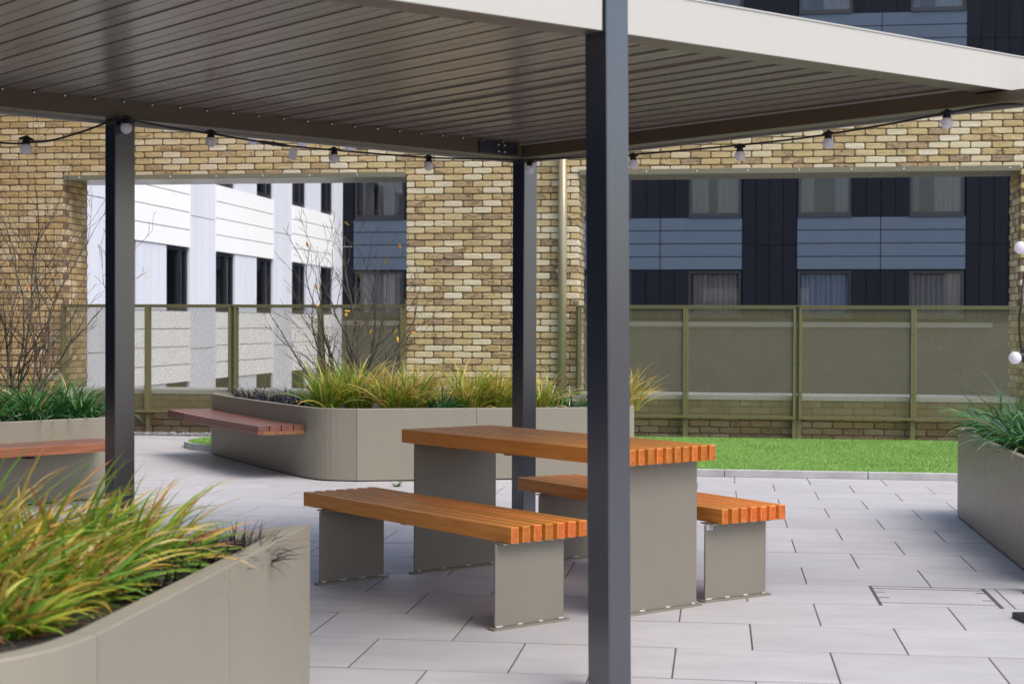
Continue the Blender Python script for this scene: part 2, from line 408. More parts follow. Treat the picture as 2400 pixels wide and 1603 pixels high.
# ================================================================== BRICK WALL (two openings)
WALL_N = 17.57; T_W = 0.68; CH = 0.0753; BL = 0.2255; WTOP = CH * 53
root_u = -2.85
wx, wy = Wd(root_u, WALL_N)
wall = thing('brick_wall', 'yellow stock brick terrace wall with two wide window-like openings', 'wall', (wx, wy, 0), A_W)
OP = ((-8.02, -3.852), (-1.85, 2.98))               # openings along the wall
Z_SILL = CH * 6.5; Z_HEAD = CH * 40 + 0.03
U0, U1 = -13.0, 9.0
m, nt, b = new_mat('stock_brick'); M['brick'] = m
tc = N(nt, 'ShaderNodeTexCoord'); tc.object = wall
sx = N(nt, 'ShaderNodeSeparateXYZ'); nt.links.new(tc.outputs['Object'], sx.inputs[0])
row = math_n(nt, 'FLOOR', math_n(nt, 'DIVIDE', sx.outputs[2], CH))
par = math_n(nt, 'MULTIPLY', math_n(nt, 'MODULO', math_n(nt, 'ADD', row, 200), 2.0), 0.5)
colx = math_n(nt, 'FLOOR', math_n(nt, 'ADD', math_n(nt, 'DIVIDE', math_n(nt, 'ADD', sx.outputs[0], 50 * BL - root_u * 0), BL), par))
dep = math_n(nt, 'MULTIPLY', math_n(nt, 'FLOOR', math_n(nt, 'DIVIDE', math_n(nt, 'ADD', sx.outputs[1], 0.025), 0.13)), 13.7)
cb = N(nt, 'ShaderNodeCombineXYZ'); nt.links.new(colx, cb.inputs[0]); nt.links.new(row, cb.inputs[1]); nt.links.new(dep, cb.inputs[2])
wnz = N(nt, 'ShaderNodeTexWhiteNoise', noise_dimensions='3D'); nt.links.new(cb.outputs[0], wnz.inputs[0])
bc = ramp(nt, wnz.outputs['Value'], [(0.0, (0.67, 0.60, 0.46)), (0.27, (0.60, 0.51, 0.33)), (0.45, (0.50, 0.385, 0.185)), (0.68, (0.46, 0.335, 0.145)),
                                     (0.84, (0.38, 0.255, 0.12)), (0.94, (0.31, 0.205, 0.105)), (1.0, (0.24, 0.165, 0.10))])
nv = N(nt, 'ShaderNodeVectorMath', operation='MULTIPLY_ADD')
nt.links.new(wnz.outputs['Color'], nv.inputs[0]); nv.inputs[1].default_value = (9, 9, 9); nt.links.new(tc.outputs['Object'], nv.inputs[2])
mp = N(nt, 'ShaderNodeMapping'); mp.inputs['Scale'].default_value = (0.8, 1, 1.8); nt.links.new(nv.outputs[0], mp.inputs[0])
n1 = noise(nt, mp.outputs[0], 8.5, 6, 0.72, 1.0); n2 = noise(nt, mp.outputs[0], 26, 4, 0.7)
bc = mixc(nt, math_n(nt, 'MULTIPLY', ramp(nt, n2, [(0.42, (0, 0, 0)), (0.65, (1, 1, 1))]), 0.40), bc, (0.56, 0.47, 0.33))
bc = mixc(nt, math_n(nt, 'MULTIPLY', ramp(nt, n2, [(0.30, (1, 1, 1)), (0.46, (0, 0, 0))]), 0.35), bc, (0.25, 0.155, 0.07))
sm = ramp(nt, n1, [(0.52, (0, 0, 0)), (0.60, (1, 1, 1))])
gate = math_n(nt, 'GREATER_THAN', N(nt, 'ShaderNodeSeparateColor').outputs[0], 0.60)
sepc = [n for n in nt.nodes if n.bl_idname == 'ShaderNodeSeparateColor'][0]; nt.links.new(wnz.outputs['Color'], sepc.inputs[0])
bc = mixc(nt, math_n(nt, 'MULTIPLY', math_n(nt, 'MULTIPLY', sm, gate), 0.72), bc, (0.07, 0.052, 0.042))
# shade painted into the brick colour: browner towards the left-hand pier
gx = math_n(nt, 'MULTIPLY_ADD', sx.outputs[0], -0.22, -0.35); gx = math_n(nt, 'MINIMUM', math_n(nt, 'MAXIMUM', gx, 0.0), 1.0)
bc = mixc(nt, math_n(nt, 'MULTIPLY', gx, 0.50), bc, (0.36, 0.22, 0.065))
# darker brown lowest courses with a ragged upper edge
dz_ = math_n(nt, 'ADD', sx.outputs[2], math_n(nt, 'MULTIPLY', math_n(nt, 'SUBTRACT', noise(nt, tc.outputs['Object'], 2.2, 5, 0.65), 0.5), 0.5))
low_dark = ramp(nt, dz_, [(0.40, (1, 1, 1)), (0.62, (0, 0, 0))])
bc = mixc(nt, math_n(nt, 'MULTIPLY', low_dark, 0.78), bc, (0.115, 0.075, 0.040))
drift = ramp(nt, noise(nt, tc.outputs['Object'], 0.55, 3, 0.6), [(0.35, (1, 1, 1)), (0.65, (0, 0, 0))])
bc = mixc(nt, math_n(nt, 'MULTIPLY', drift, 0.22), bc, (0.30, 0.20, 0.09))
nt.links.new(bc, b.inputs['Base Color']); b.inputs['Roughness'].default_value = 0.9
bump(nt, b, math_n(nt, 'ADD', n1, n2), 0.55, 0.012)
m, nt, b = new_mat('brown_mortar'); M['mortar'] = m
n1 = noise(nt, geo_pos(nt), 26, 4)
nt.links.new(ramp(nt, n1, [(0.3, (0.11, 0.064, 0.037)), (0.7, (0.215, 0.14, 0.09))]), b.inputs['Base Color']); b.inputs['Roughness'].default_value = 0.95

L = lambda u: u - root_u
core = MB()
g = 0.009
spans = ((U0, OP[0][0]), (OP[0][1], OP[1][0]), (OP[1][1], U1))
for a, c in spans: core.box(L(a) + (g if a != U0 else 0), L(c) - (g if c != U1 else 0), g, T_W, 0, WTOP - .004)
for a, c in OP:
    core.box(L(a) - g + .0005, L(c) + g - .0005, g, T_W, 0, Z_SILL)
    core.box(L(a) - g + .0005, L(c) + g - .0005, g, T_W, Z_HEAD + 0.002, WTOP - .004)
core.obj('mortar_core', M['mortar'], wall)
def round_brick(w, h, d, r):
    """tumbled brick: eight-sided face with worn corners, softened arris"""
    c = [r.uniform(0.008, 0.017) for _ in range(4)]; e = [r.uniform(-.003, .002) for _ in range(4)]
    o = [(c[0], e[0]), (w - c[1], e[0]), (w + e[1], c[1]), (w + e[1], h - c[2]), (w - c[2], h + e[2]), (c[3], h + e[2]), (-e[3], h - c[3]), (-e[3], c[0])]
    o = [(x, max(0.0, z)) for x, z in o]
    cx_, cz_ = w / 2, h / 2
    f = [(x + (0.007 if x < cx_ else -0.007), z + (0.006 if z < cz_ else -0.006)) for x, z in o]
    mb = MB(); n = 8
    mb.add([(x, r.uniform(-.0015, .0015), z) for x, z in f] + [(x, 0.007, z) for x, z in o] + [(x, d, z) for x, z in o],
           [tuple(range(8))] + [(i + 8, (i + 1) % n + 8, (i + 1) % n, i) for i in range(n)] + [(i + 16, (i + 1) % n + 16, (i + 1) % n + 8, i + 8) for i in range(n)])
    return mb
brick_vars = []; head_vars = []
for k in range(8):
    r = random.Random(50 + k)
    bw, bh = BL - 0.0110, CH - 0.0100
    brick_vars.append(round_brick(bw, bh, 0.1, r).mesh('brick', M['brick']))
    head_vars.append(MB().bbox(0, 0.1, 0, 0.1225, 0, bh, 0.0085, 0.0025, r).mesh('brick', M['brick']))
single = []; field = []
def add_brick(me, x, y, z, kind, pr): (single if kind else field).append((me, x, y, z, pr))
for rw in range(53):
    z = rw * CH + 0.005
    sh = 0.5 * (rw % 2)
    k0 = int((L(U0) + 50 * BL) / BL) - 1; k1 = int((L(U1) + 50 * BL) / BL) + 1
    for k in range(k0, k1):
        xa = (k - sh - 50) * BL; xb = xa + BL             # local extents of this brick cell
        if xa < L(U0) - .2: continue
        xm = (xa + xb) / 2
        proud = random.uniform(0, 0.006)
        segs = [(xa, xb)]
        if Z_SILL < z + CH * 0.6 and z + CH * 0.7 < Z_HEAD:
            for a, c in OP:
                ns = []
                for (s0, s1) in segs:
                    if s1 <= L(a) + .001 or s0 >= L(c) - .001: ns.append((s0, s1)); continue
                    if s0 < L(a) - .04: ns.append((s0, L(a)))
                    if s1 > L(c) + .04: ns.append((L(c), s1))
                segs = ns
        for (s0, s1) in segs:
            u_mid = (s0 + s1) / 2 + root_u
            in_pier = OP[0][1] - .01 < u_mid < OP[1][0] + .01 and 10 <= rw <= 43
            if s1 - s0 > BL - 0.01: me, sc_ = random.choice(brick_vars), 1.0
            else: me, sc_ = random.choice(brick_vars), (s1 - s0 - 0.0095) / (BL - 0.0110)
            add_brick((me, sc_), s0 + 0.0055, -proud, z, in_pier, u_mid)
# jamb bricks (short faces seen inside the openings)
for (a, sgn) in ((OP[0][0], 1), (OP[1][0], 1), (OP[1][1], -1), (OP[0][1], -1)):
    for rw in range(53):
        z = rw * CH + 0.005
        if z + CH * .5 < Z_SILL or z + CH * .7 > Z_HEAD: continue
        y = 0.108 if rw % 2 else 0.16
        while y < T_W - 0.06:
            me = random.choice(head_vars)
            wv = min(0.1225, T_W - y - 0.002)
            x = L(a) - 0.1 if sgn > 0 else L(a)
            field.append(((me, 1.0), x + sgn * random.uniform(0, .003), y, z, 0)); y += 0.1335
# show the biggest 300 singly
extra = [q for q in field if q[4] and 3.0 < q[3] < 3.7 and -2.0 < q[4] < 3.0]
random.shuffle(single)
ones = single[:300]; field += single[300:]
for (me, sx_), x, y, z, _ in ones:
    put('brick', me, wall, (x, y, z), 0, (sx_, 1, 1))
BV = []; BF = []; nv_ = 0
for (me, sx_), x, y, z, _ in field:
    vs = np.empty(len(me.vertices) * 3); me.vertices.foreach_get('co', vs); vs = vs.reshape(-1, 3) * (sx_, 1, 1) + (x, y, z)
    BV.append(vs); BF += [tuple(i + nv_ for i in p.vertices) for p in me.polygons]; nv_ += len(vs)
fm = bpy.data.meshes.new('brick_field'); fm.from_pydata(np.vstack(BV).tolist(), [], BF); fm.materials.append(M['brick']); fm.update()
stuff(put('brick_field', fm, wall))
# movement joint, coping, sills and lintel flashings with rivets
MB().box(L(-3.852) - .006, L(-3.852) + .006, -0.008, 0.05, Z_HEAD + .03, WTOP - .01).obj('movement_joint', M['pipe'], wall)
MB().box(L(U0), L(U1), -0.04, T_W + 0.04, WTOP, WTOP + 0.05).obj('coping', M['coping'], wall)
for a, c in OP:
    MB().bbox(L(a) + .004, L(c) - .004, -0.020, T_W - .01, Z_SILL - .030, Z_SILL + 0.022, 0.004).obj('sill', M['coping'], wall)
    li = MB(); li.box(L(a) + .002, L(c) - .002, -0.018, 0.0, Z_HEAD - 0.052, Z_HEAD + 0.004)
    li.box(L(a) + .002, L(c) - .002, 0.0, T_W, Z_HEAD - 0.052, Z_HEAD - .04)
    lo = li.obj('lintel', M['lintel'], wall)
    u = a + 0.2
    rv = MB().lathe([(0.008, 0), (0.008, 0.003), (0.004, 0.006)], 8, Vector((0, -1, 0))).mesh('rivet', M['silver'])
    while u < c - .1:
        put('rivet', rv, lo, (L(u), -0.018, Z_HEAD - 0.022)); u += 0.565
# rainwater pipe
px_, py_ = Wd(-2.025, WALL_N - 0.075)
pipe = thing('downpipe', 'slim pale gold rainwater downpipe fixed to the middle brick pier', 'pipe', (px_, py_, 0), A_W)
MB().tube([(0, 0, 0.0), (0, 0, WTOP - .05)], 0.049, 20).obj('pipe', M['pipe'], pipe, smooth=True)
for z in (0.35, 1.9, 3.45): MB().box(-0.065, 0.065, -0.02, 0.078, z - .02, z + .02).obj('bracket', M['pipe'], pipe)

# added unseen wall on the left, gives the posts' left faces something dark to reflect
wgx, wgy = Wd(-9.6, 8.0)
shade_wall = thing('added_dark_wall', 'added dark wall out of view left of the terrace, keeps the post faces dark', 'wall', (wgx, wgy, 0), A_W)
MB().box(-0.6, 0, -20, 9.5, 0, 5.6).obj('wall_core', M['navy'], shade_wall)

# ================================================================== PERFORATED FENCES
FN = 17.45
strand_cache = {}
def mesh_panel(w, h):
    """expanded-metal sheet: staggered zigzag strands"""
    key = (round(w, 3), round(h, 3))
    if key in strand_cache: return strand_cache[key]
    px, pz = 0.0125, 0.0120
    nx, nz = int(w / px), int(h / (pz / 2)) // 2 * 2
    dx, dz = w / nx, h / nz
    t = 0.0068
    V_ = []; F_ = []
    for i in range(nx + 1):
        base = len(V_)
        xc = i * dx
        for k in range(nz + 1):
            # hexagonal waviness: strand swings between its two neighbours
            s = 1 if ((k // 2) + i) % 2 == 0 else -1
            x = xc + s * dx * 0.36
            x = min(max(x, t), w - t); z = k * dz
            V_.append((x - t / 2, 0, z)); V_.append((x + t / 2, 0.0012, z))
        for k in range(nz):
            a = base + 2 * k; F_.append((a, a + 1, a + 3, a + 2))
    me = bpy.data.meshes.new('mesh_sheet'); me.from_pydata(V_, [], F_); me.materials.append(M['fence']); me.update()
    strand_cache[key] = me; return me
def fence(name, label, us, zb, zt, pair, ground_z):
    u0 = us[0]; x, y = Wd(u0, FN)
    t = thing(name, label, 'fence', (x, y, ground_z), A_W)
    zb -= ground_z; zt -= ground_z
    for k in range(len(us) - 1):
        a, c = us[k] - u0, us[k + 1] - u0
        g0 = (0.019 if k in pair else 0.0015) if k else 0.0; g1 = 0.019 if (k + 1) in pair else 0.0015
        f = MB()
        x0, x1 = a + g0, c - g1
        fo = MB(); w = 0.025
        fo.box(x0, x0 + w, -0.02, 0.02, zb, zt); fo.box(x1 - w, x1, -0.02, 0.02, zb, zt)
        fo.box(x0 + w, x1 - w, -0.0195, 0.0195, zb, zb + w); fo.box(x0 + w, x1 - w, -0.0195, 0.0195, zt - w, zt)
        fp = fo.obj('panel_frame', M['fence'], t)
        ms = put('mesh_sheet', mesh_panel(round(x1 - x0 - 2 * w, 2), round(zt - zb - 2 * w, 2)), fp, (x0 + w, 0.004, zb + w)); stuff(ms)
        bolt = bolt_me
        for zz in np.linspace(zb + .3, zt - .3, 3):
            for xx in (x0 + w / 2, x1 - w / 2): put('bolt', bolt, fp, (xx, -0.02, zz))
    for k, u in enumerate(us):
        off = 0.0 if 0 < k < len(us) - 1 else (0.0 if k else 0.0)
        pw = 0.027
        if k in pair:
            for s in (-1, 1): MB().box(u - u0 + s * .0265 - .0235, u - u0 + s * .0265 + .0235, 0.021, 0.065, 0, zt - .004).obj('post', M['fence'], t)
        else:
            MB().box(u - u0 - pw + .002, u - u0 + pw - .002, 0.021, 0.065, 0, zt - .004).obj('post', M['fence'], t)
    cap = MB().box(-0.03, us[-1] - u0 + .03, -0.026, 0.066, zt + .001, zt + .012).obj('top_rail', M['fence'], t)
    return t
bolt_me = MB().lathe([(0.009, 0), (0.009, 0.004), (0.005, 0.007)], 8, Vector((0, -1, 0))).mesh('bolt', M['fence'])
KZ = FN / 17.9
fence('mesh_fence', 'olive expanded-metal fence filling the lower half of the left wall opening', [-7.99, -6.93, -5.885, -4.835, -3.86], 0.245, 1.503, (2,), 0.0)
fence('mesh_fence', 'olive expanded-metal fence behind the lawn in the right wall opening', [-1.84, -0.632, 0.596, 1.845, 3.05], 0.262, 1.503, (2,), 0.045)

# ================================================================== FAR BUILDINGS
BN = 45.0; BU = -11.8          # dark facade distance, white facade offset
ST = 2.874; PZ = 2.874; PHGT = 1.494
def unit_box(mat, name): return MB().box(0, 1, 0, 1, 0, 1).mesh(name, mat)
ub = {k: unit_box(M[k], k) for k in ('navy', 'bluepanel', 'whitepanel', 'whiteboard', 'wframe', 'backing')}
def bx(name, key, parent, x0, x1, y0, y1, z0, z1):
    return put(name, ub[key], parent, (x0, y0, z0), 0, (x1 - x0, y1 - y0, z1 - z0))
curtains = []
for k in range(5):
    r = random.Random(80 + k); mb = MB(); V_ = []; n = 46
    ph = r.uniform(0, 6)
    for i in range(n + 1):
        x = i / n; y = 0.07 * math.sin(i * 1.25 + ph) + 0.03 * math.sin(i * 2.9 + ph * 2)
        V_ += [(x, y, 0), (x, y, 1)]
    mb.add(V_, [(2 * i, 2 * i + 2, 2 * i + 3, 2 * i + 1) for i in range(n)])
    curtains.append(mb.mesh('curtain', M['curtain'], True))
frame_me = {}
def window(parent, x0, x1, z0, z1, cur, dirty=True):
    """window set back in the facade: frame > pane, room lining, curtain; local y grows into the building"""
    w, h = x1 - x0, z1 - z0
    key = (round(w, 2), round(h, 2))
    if key not in frame_me:
        t = 0.07; mb = MB()
        mb.box(0, t, 0.05, 0.15, 0, h); mb.box(w - t, w, 0.05, 0.15, 0, h); mb.box(t, w - t, 0.0505, 0.149, 0, t * 1.5); mb.box(t, w - t, 0.0505, 0.149, h - t, h)
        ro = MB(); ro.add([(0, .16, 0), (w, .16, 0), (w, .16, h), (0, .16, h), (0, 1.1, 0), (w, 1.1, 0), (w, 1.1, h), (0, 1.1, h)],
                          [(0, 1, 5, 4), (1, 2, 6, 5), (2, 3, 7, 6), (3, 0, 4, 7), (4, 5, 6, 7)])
        pa = MB(); pa.add([(t, .10, t), (w - t, .10, t), (w - t, .10, h - t), (t, .10, h - t)], [(0, 1, 2, 3)])
        frame_me[key] = (mb.mesh('window', M['wframe']), ro.mesh('room_lining', M['room']), pa.mesh('pane', M['glass']))
    a, ro, pa = frame_me[key]
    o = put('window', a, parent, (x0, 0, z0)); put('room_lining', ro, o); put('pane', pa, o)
    for (c0, c1) in cur:
        put('curtain', random.choice(curtains), o, (0.08 + c0 * (w - .16), 0.24, 0.08), 0, ((c1 - c0) * (w - .16), 1, h - .16))
    return o
# -- dark building
x, y = Wd(-1.5, BN)
dark = thing('apartment_building', 'dark navy clad building with blue-grey panel bands beyond the wall', 'building', (x, y, -9.0), A_W)
LB = lambda u: u + 1.5
panels_u = [(-11.46, -6.80, 0), (-4.72, -0.03, 1), (1.506, 6.166, 2), (7.70, 12.36, 3)]
MB().box(LB(-11.8), LB(30), 1.2, 12, 0, 27).obj('building_core', M['room'], dark)
ST_LO, ST_HI = -1, 3
for k in range(ST_LO, ST_HI):
    pz0 = PZ + k * ST + 9.0; pz1 = pz0 + PHGT; nz = pz0 + ST
    for (a, c, pi) in panels_u:
        mid = (a + c) / 2; rh = PHGT / 4
        for (q0, q1) in ((a, mid), (mid, c)) if k >= 0 else ():
            for r_ in range(4):
                bx('blue_panel', 'bluepanel', dark, LB(q0) + .012, LB(q1) - .012, -0.02, 0.06, pz0 + r_ * rh + .012, pz0 + (r_ + 1) * rh - .012)
        # window storey above the band
        ww = 1.50
        cur_sets = [[(0, .14), (.45, 1)], [(0, .28), (.72, 1)], [(0, .36), (.55, 1)], [(0, 1)], [(0, 1)], [(0, .55), (.8, 1)]]
        low = (k == -1)
        for (w0, w1) in ((a + .03, a + .03 + ww), (c - ww - .03, c - .03)):
            window(dark, LB(w0), LB(w1), pz1 + .03, nz - .03, [(0, 1)] if low else random.choice(cur_sets[:3] + cur_sets[5:]))
            bx('sill', 'wframe', dark, LB(w0), LB(w1), -0.05, 0.05, pz1 - .005, pz1 + .028)
        n = 4; b0, b1 = a + .03 + ww, c - ww - .03
        for i in range(n):
            q0 = b0 + (b1 - b0) * i / n; q1 = b0 + (b1 - b0) * (i + 1) / n
            bx('cladding_board', 'navy', dark, LB(q0) + .008, LB(q1) - .008, 0.0, 0.05, pz1 + .004, nz - .004)
    edges = [(-11.8, -11.46)] + [(panels_u[i][1], panels_u[i + 1][0]) for i in range(3)] + [(12.36, 13.9)]
    for (a, c) in edges:
        n = max(1, round((c - a) / 0.385))
        for i in range(n):
            q0 = a + (c - a) * i / n; q1 = a + (c - a) * (i + 1) / n
            zm = pz0 + PHGT * 0.47
            bx('cladding_board', 'navy', dark, LB(q0) + .008, LB(q1) - .008, 0.0, 0.05, max(10.372, zm + .006), zm + ST - .006)
MB().box(LB(-11.8), LB(30), -0.01, 0.06, 0, 10.37).obj('base_wall', M['room'], dark)
MB().box(LB(-11.8), LB(6.9), -0.06, -0.024, 10.24, 10.385).obj('pale_flashing', M['flash'], dark)
# -- white building, its long facade at right angles to the dark one
A_V = A_W + math.pi / 2                     # local x runs towards the dark building, local y into the white one
x, y = Wd(BU, 26.0)
white = thing('apartment_building', 'white panelled building with tall dark windows seen through the left opening', 'building', (x, y, -9.0), A_V)
LV = lambda n: n - 26.0
MB().box(LV(8), LV(45.0) - .02, 1.2, 14, 0, 24).obj('building_core', M['room'], white)
mods = [(9.0, 13.3), (14.95 - .2, 19.3 - .2), (21.1, 26.0 + 0.0), (27.8, 32.15), (33.80, 38.12), (39.80, 43.96)]
mods = [(8.4, 12.6), (14.2, 18.4), (20.2, 24.5), (27.78 - 0.0 - 5.9 + 5.9, 32.15), (33.80, 38.12), (39.80, 43.96)]
# the third bay on from the corner starts at 27.78; nearer ones repeat every 6 m
mods = [(33.80 - 6.02 * k, 38.12 - 6.02 * k) for k in range(4, 0, -1)] + [(33.80, 38.12), (39.80, 43.96)]
for k in range(-2, 3):
    pz0 = 2.91 + k * ST + 9.0; pz1 = pz0 + PHGT + .02; nz = pz0 + ST
    for mi, (a, c) in enumerate(mods):
        rh = (pz1 - pz0) / 4
        for r_ in range(4):
            bx('white_panel', 'whitepanel', white, LV(a) + .006, LV(c) - .006, -0.03, 0.06, pz0 + r_ * rh + .009, pz0 + (r_ + 1) * rh - .009)
        bx('backing', 'backing', white, LV(a) + .02, LV(c) - .02, 0.061, 0.12, pz0 + .02, pz1 - .02)
        ww = 1.33
        for (w0, w1) in ((a + .01, a + .01 + ww), (c - ww - .01, c - .01)):
            wo = window(white, LV(w0), LV(w1), pz1 + .01, nz - .01, [(0.0, .22)] if (mi + k) % 2 else [])
            bx('mullion', 'wframe', wo, .78, .86, .04, .14, .1, nz - pz1 - .1)
        n = 4; b0, b1 = a + .01 + ww, c - ww - .01
        for i in range(n):
            bx('cladding_board', 'whiteboard', white, LV(b0 + (b1 - b0) * i / n) + .004, LV(b0 + (b1 - b0) * (i + 1) / n) - .004, 0, 0.05, pz1 + .004, nz - .004)
    for (a, c) in [(mods[i][1], mods[i + 1][0]) for i in range(len(mods) - 1)] + [(43.96, 44.95)]:
        n = max(2, round((c - a) / 0.42))
        zm = pz0 + PHGT * .47
        for i in range(n):
            bx('cladding_board', 'whiteboard', white, LV(a + (c - a) * i / n) + .004, LV(a + (c - a) * (i + 1) / n) - .004, 0, 0.05, zm + .008, zm + ST - .008)

# ================================================================== TURF, KERBS, GRAVEL
def arc(cx, cy, r, a0, a1, n): return [(cx + r * math.cos(math.radians(a0 + (a1 - a0) * i / n)), cy + r * math.sin(math.radians(a0 + (a1 - a0) * i / n))) for i in range(n + 1)]
main_poly = [Wd(-1.35, 13.46), Wd(6.5, 13.46), Wd(6.5, 17.50), Wd(-1.35, 17.50)]
isl = arc(-2.55, 16.42, 0.86, 90, 270, 16)
isl_poly = isl + [(1.05, 15.56), (1.3, 15.6), (0.9, 17.28)]
def poly_sheet(name, polys, z, mat):
    mb = MB()
    for p in polys: mb.prism(p, -0.02, z)
    return mb.obj(name, mat)
lawn = stuff(poly_sheet('lawn_bed', [main_poly], 0.038, M['turf'])); lawn['label'] = 'bright green artificial lawn strip below the right fence'; lawn['category'] = 'lawn'
lawn2 = stuff(poly_sheet('lawn_bed', [isl_poly], 0.055, M['turf'])); lawn2['label'] = 'small rounded patch of artificial lawn behind the planter bench'; lawn2['category'] = 'lawn'
def inside(poly, X, Y):
    r = np.zeros(len(X), bool); n = len(poly)
    for i in range(n):
        x0, y0 = poly[i]; x1, y1 = poly[(i + 1) % n]
        c = ((y0 > Y) != (y1 > Y)) & (X < (x1 - x0) * (Y - y0) / (y1 - y0 + 1e-12) + x0); r ^= c
    return r
def turf_blades(poly, dens, z0, parent, h=(0.014, 0.030)):
    xs = [p[0] for p in poly]; ys = [p[1] for p in poly]
    n = int((max(xs) - min(xs)) * (max(ys) - min(ys)) * dens)
    X = rng.uniform(min(xs), max(xs), n); Y = rng.uniform(min(ys), max(ys), n)
    k = inside(poly, X, Y); X, Y = X[k], Y[k]; n = len(X)
    a = rng.uniform(0, 2 * np.pi, n); w = rng.uniform(0.002, 0.0035, n); hh = rng.uniform(h[0], h[1], n)
    lx = rng.normal(0.004, 0.008, n); ly = rng.normal(0, 0.008, n)
    V_ = np.empty((n, 3, 3))
    V_[:, 0] = np.stack([X - np.cos(a) * w, Y - np.sin(a) * w, np.full(n, z0)], 1)
    V_[:, 1] = np.stack([X + np.cos(a) * w, Y + np.sin(a) * w, np.full(n, z0)], 1)
    V_[:, 2] = np.stack([X + lx, Y + ly, z0 + hh], 1)
    me = bpy.data.meshes.new('turf_blades'); me.vertices.add(3 * n); me.vertices.foreach_set('co', V_.ravel())
    me.loops.add(3 * n); me.loops.foreach_set('vertex_index', np.arange(3 * n, dtype=np.int32))
    me.polygons.add(n); me.polygons.foreach_set('loop_start', np.arange(0, 3 * n, 3, dtype=np.int32))
    me.update(); me.materials.append(M['turf'])
    return stuff(put('turf_blades', me, parent))
vis_poly = [Wd(-1.3, 13.47), Wd(4.2, 13.47), Wd(4.6, 17.42), Wd(-1.3, 17.42)]
turf_blades(vis_poly, 5200, 0.036, lawn)
turf_blades(isl_poly, 5200, 0.053, lawn2)
# kerb stones: flat pale setts one metre long
kx, ky = Wd(-0.9, 13.40)
kerb = thing('kerb', 'low pale stone kerb along the front of the lawn', 'kerb', (kx, ky, 0), A_W)
u = -0.45
while u < 6.5:
    MB().bbox(u + .003, u + 1.197, -0.01, 0.055, 0.0, 0.062, 0.004).obj('kerb_stone', M['kerb'], kerb); u += 1.2
kring = MB(); pts_o = arc(-2.55, 16.42, 0.895, 84, 276, 28); pts_i = arc(-2.55, 16.42, 0.862, 84, 276, 28)
ring = thing('kerb', 'curved pale edging round the small lawn behind the planter bench', 'kerb', (-3.44, 16.42, 0))
mb = MB()
for i in range(28):
    q = [pts_o[i], pts_o[i + 1], pts_i[i + 1], pts_i[i]]
    mb.prism([(x + 3.44, y - 16.42) for x, y in q][::-1], 0, 0.066)
mb.obj('edging_strip', M['kerb'], ring)
# gravel margin along the left fence
n = 5200
gv = MB(); U_ = rng.uniform(-8.6, -3.4, n); N_ = rng.uniform(17.08, 17.46, n); R_ = rng.uniform(0.008, 0.017, n)
octv = [(1, 0, 0), (-1, 0, 0), (0, 1, 0), (0, -1, 0), (0, 0, 1), (0, 0, -1)]; octf = [(0, 2, 4), (2, 1, 4), (1, 3, 4), (3, 0, 4), (2, 0, 5), (1, 2, 5), (3, 1, 5), (0, 3, 5)]
for i in range(n):
    x, y = Wd(U_[i], N_[i]); r = R_[i]; a = rng.uniform(0, 6.28); ca, sa = math.cos(a), math.sin(a); z = rng.uniform(0, .018)
    gv.add([(x + r * (ca * vx * 1.3 - sa * vy), y + r * (sa * vx * 1.3 + ca * vy), z + r * vz * .7) for vx, vy, vz in octv], octf)
go = stuff(gv.obj('gravel', M['gravel'])); go['label'] = 'pale gravel strip at the foot of the left fence'; go['category'] = 'gravel'

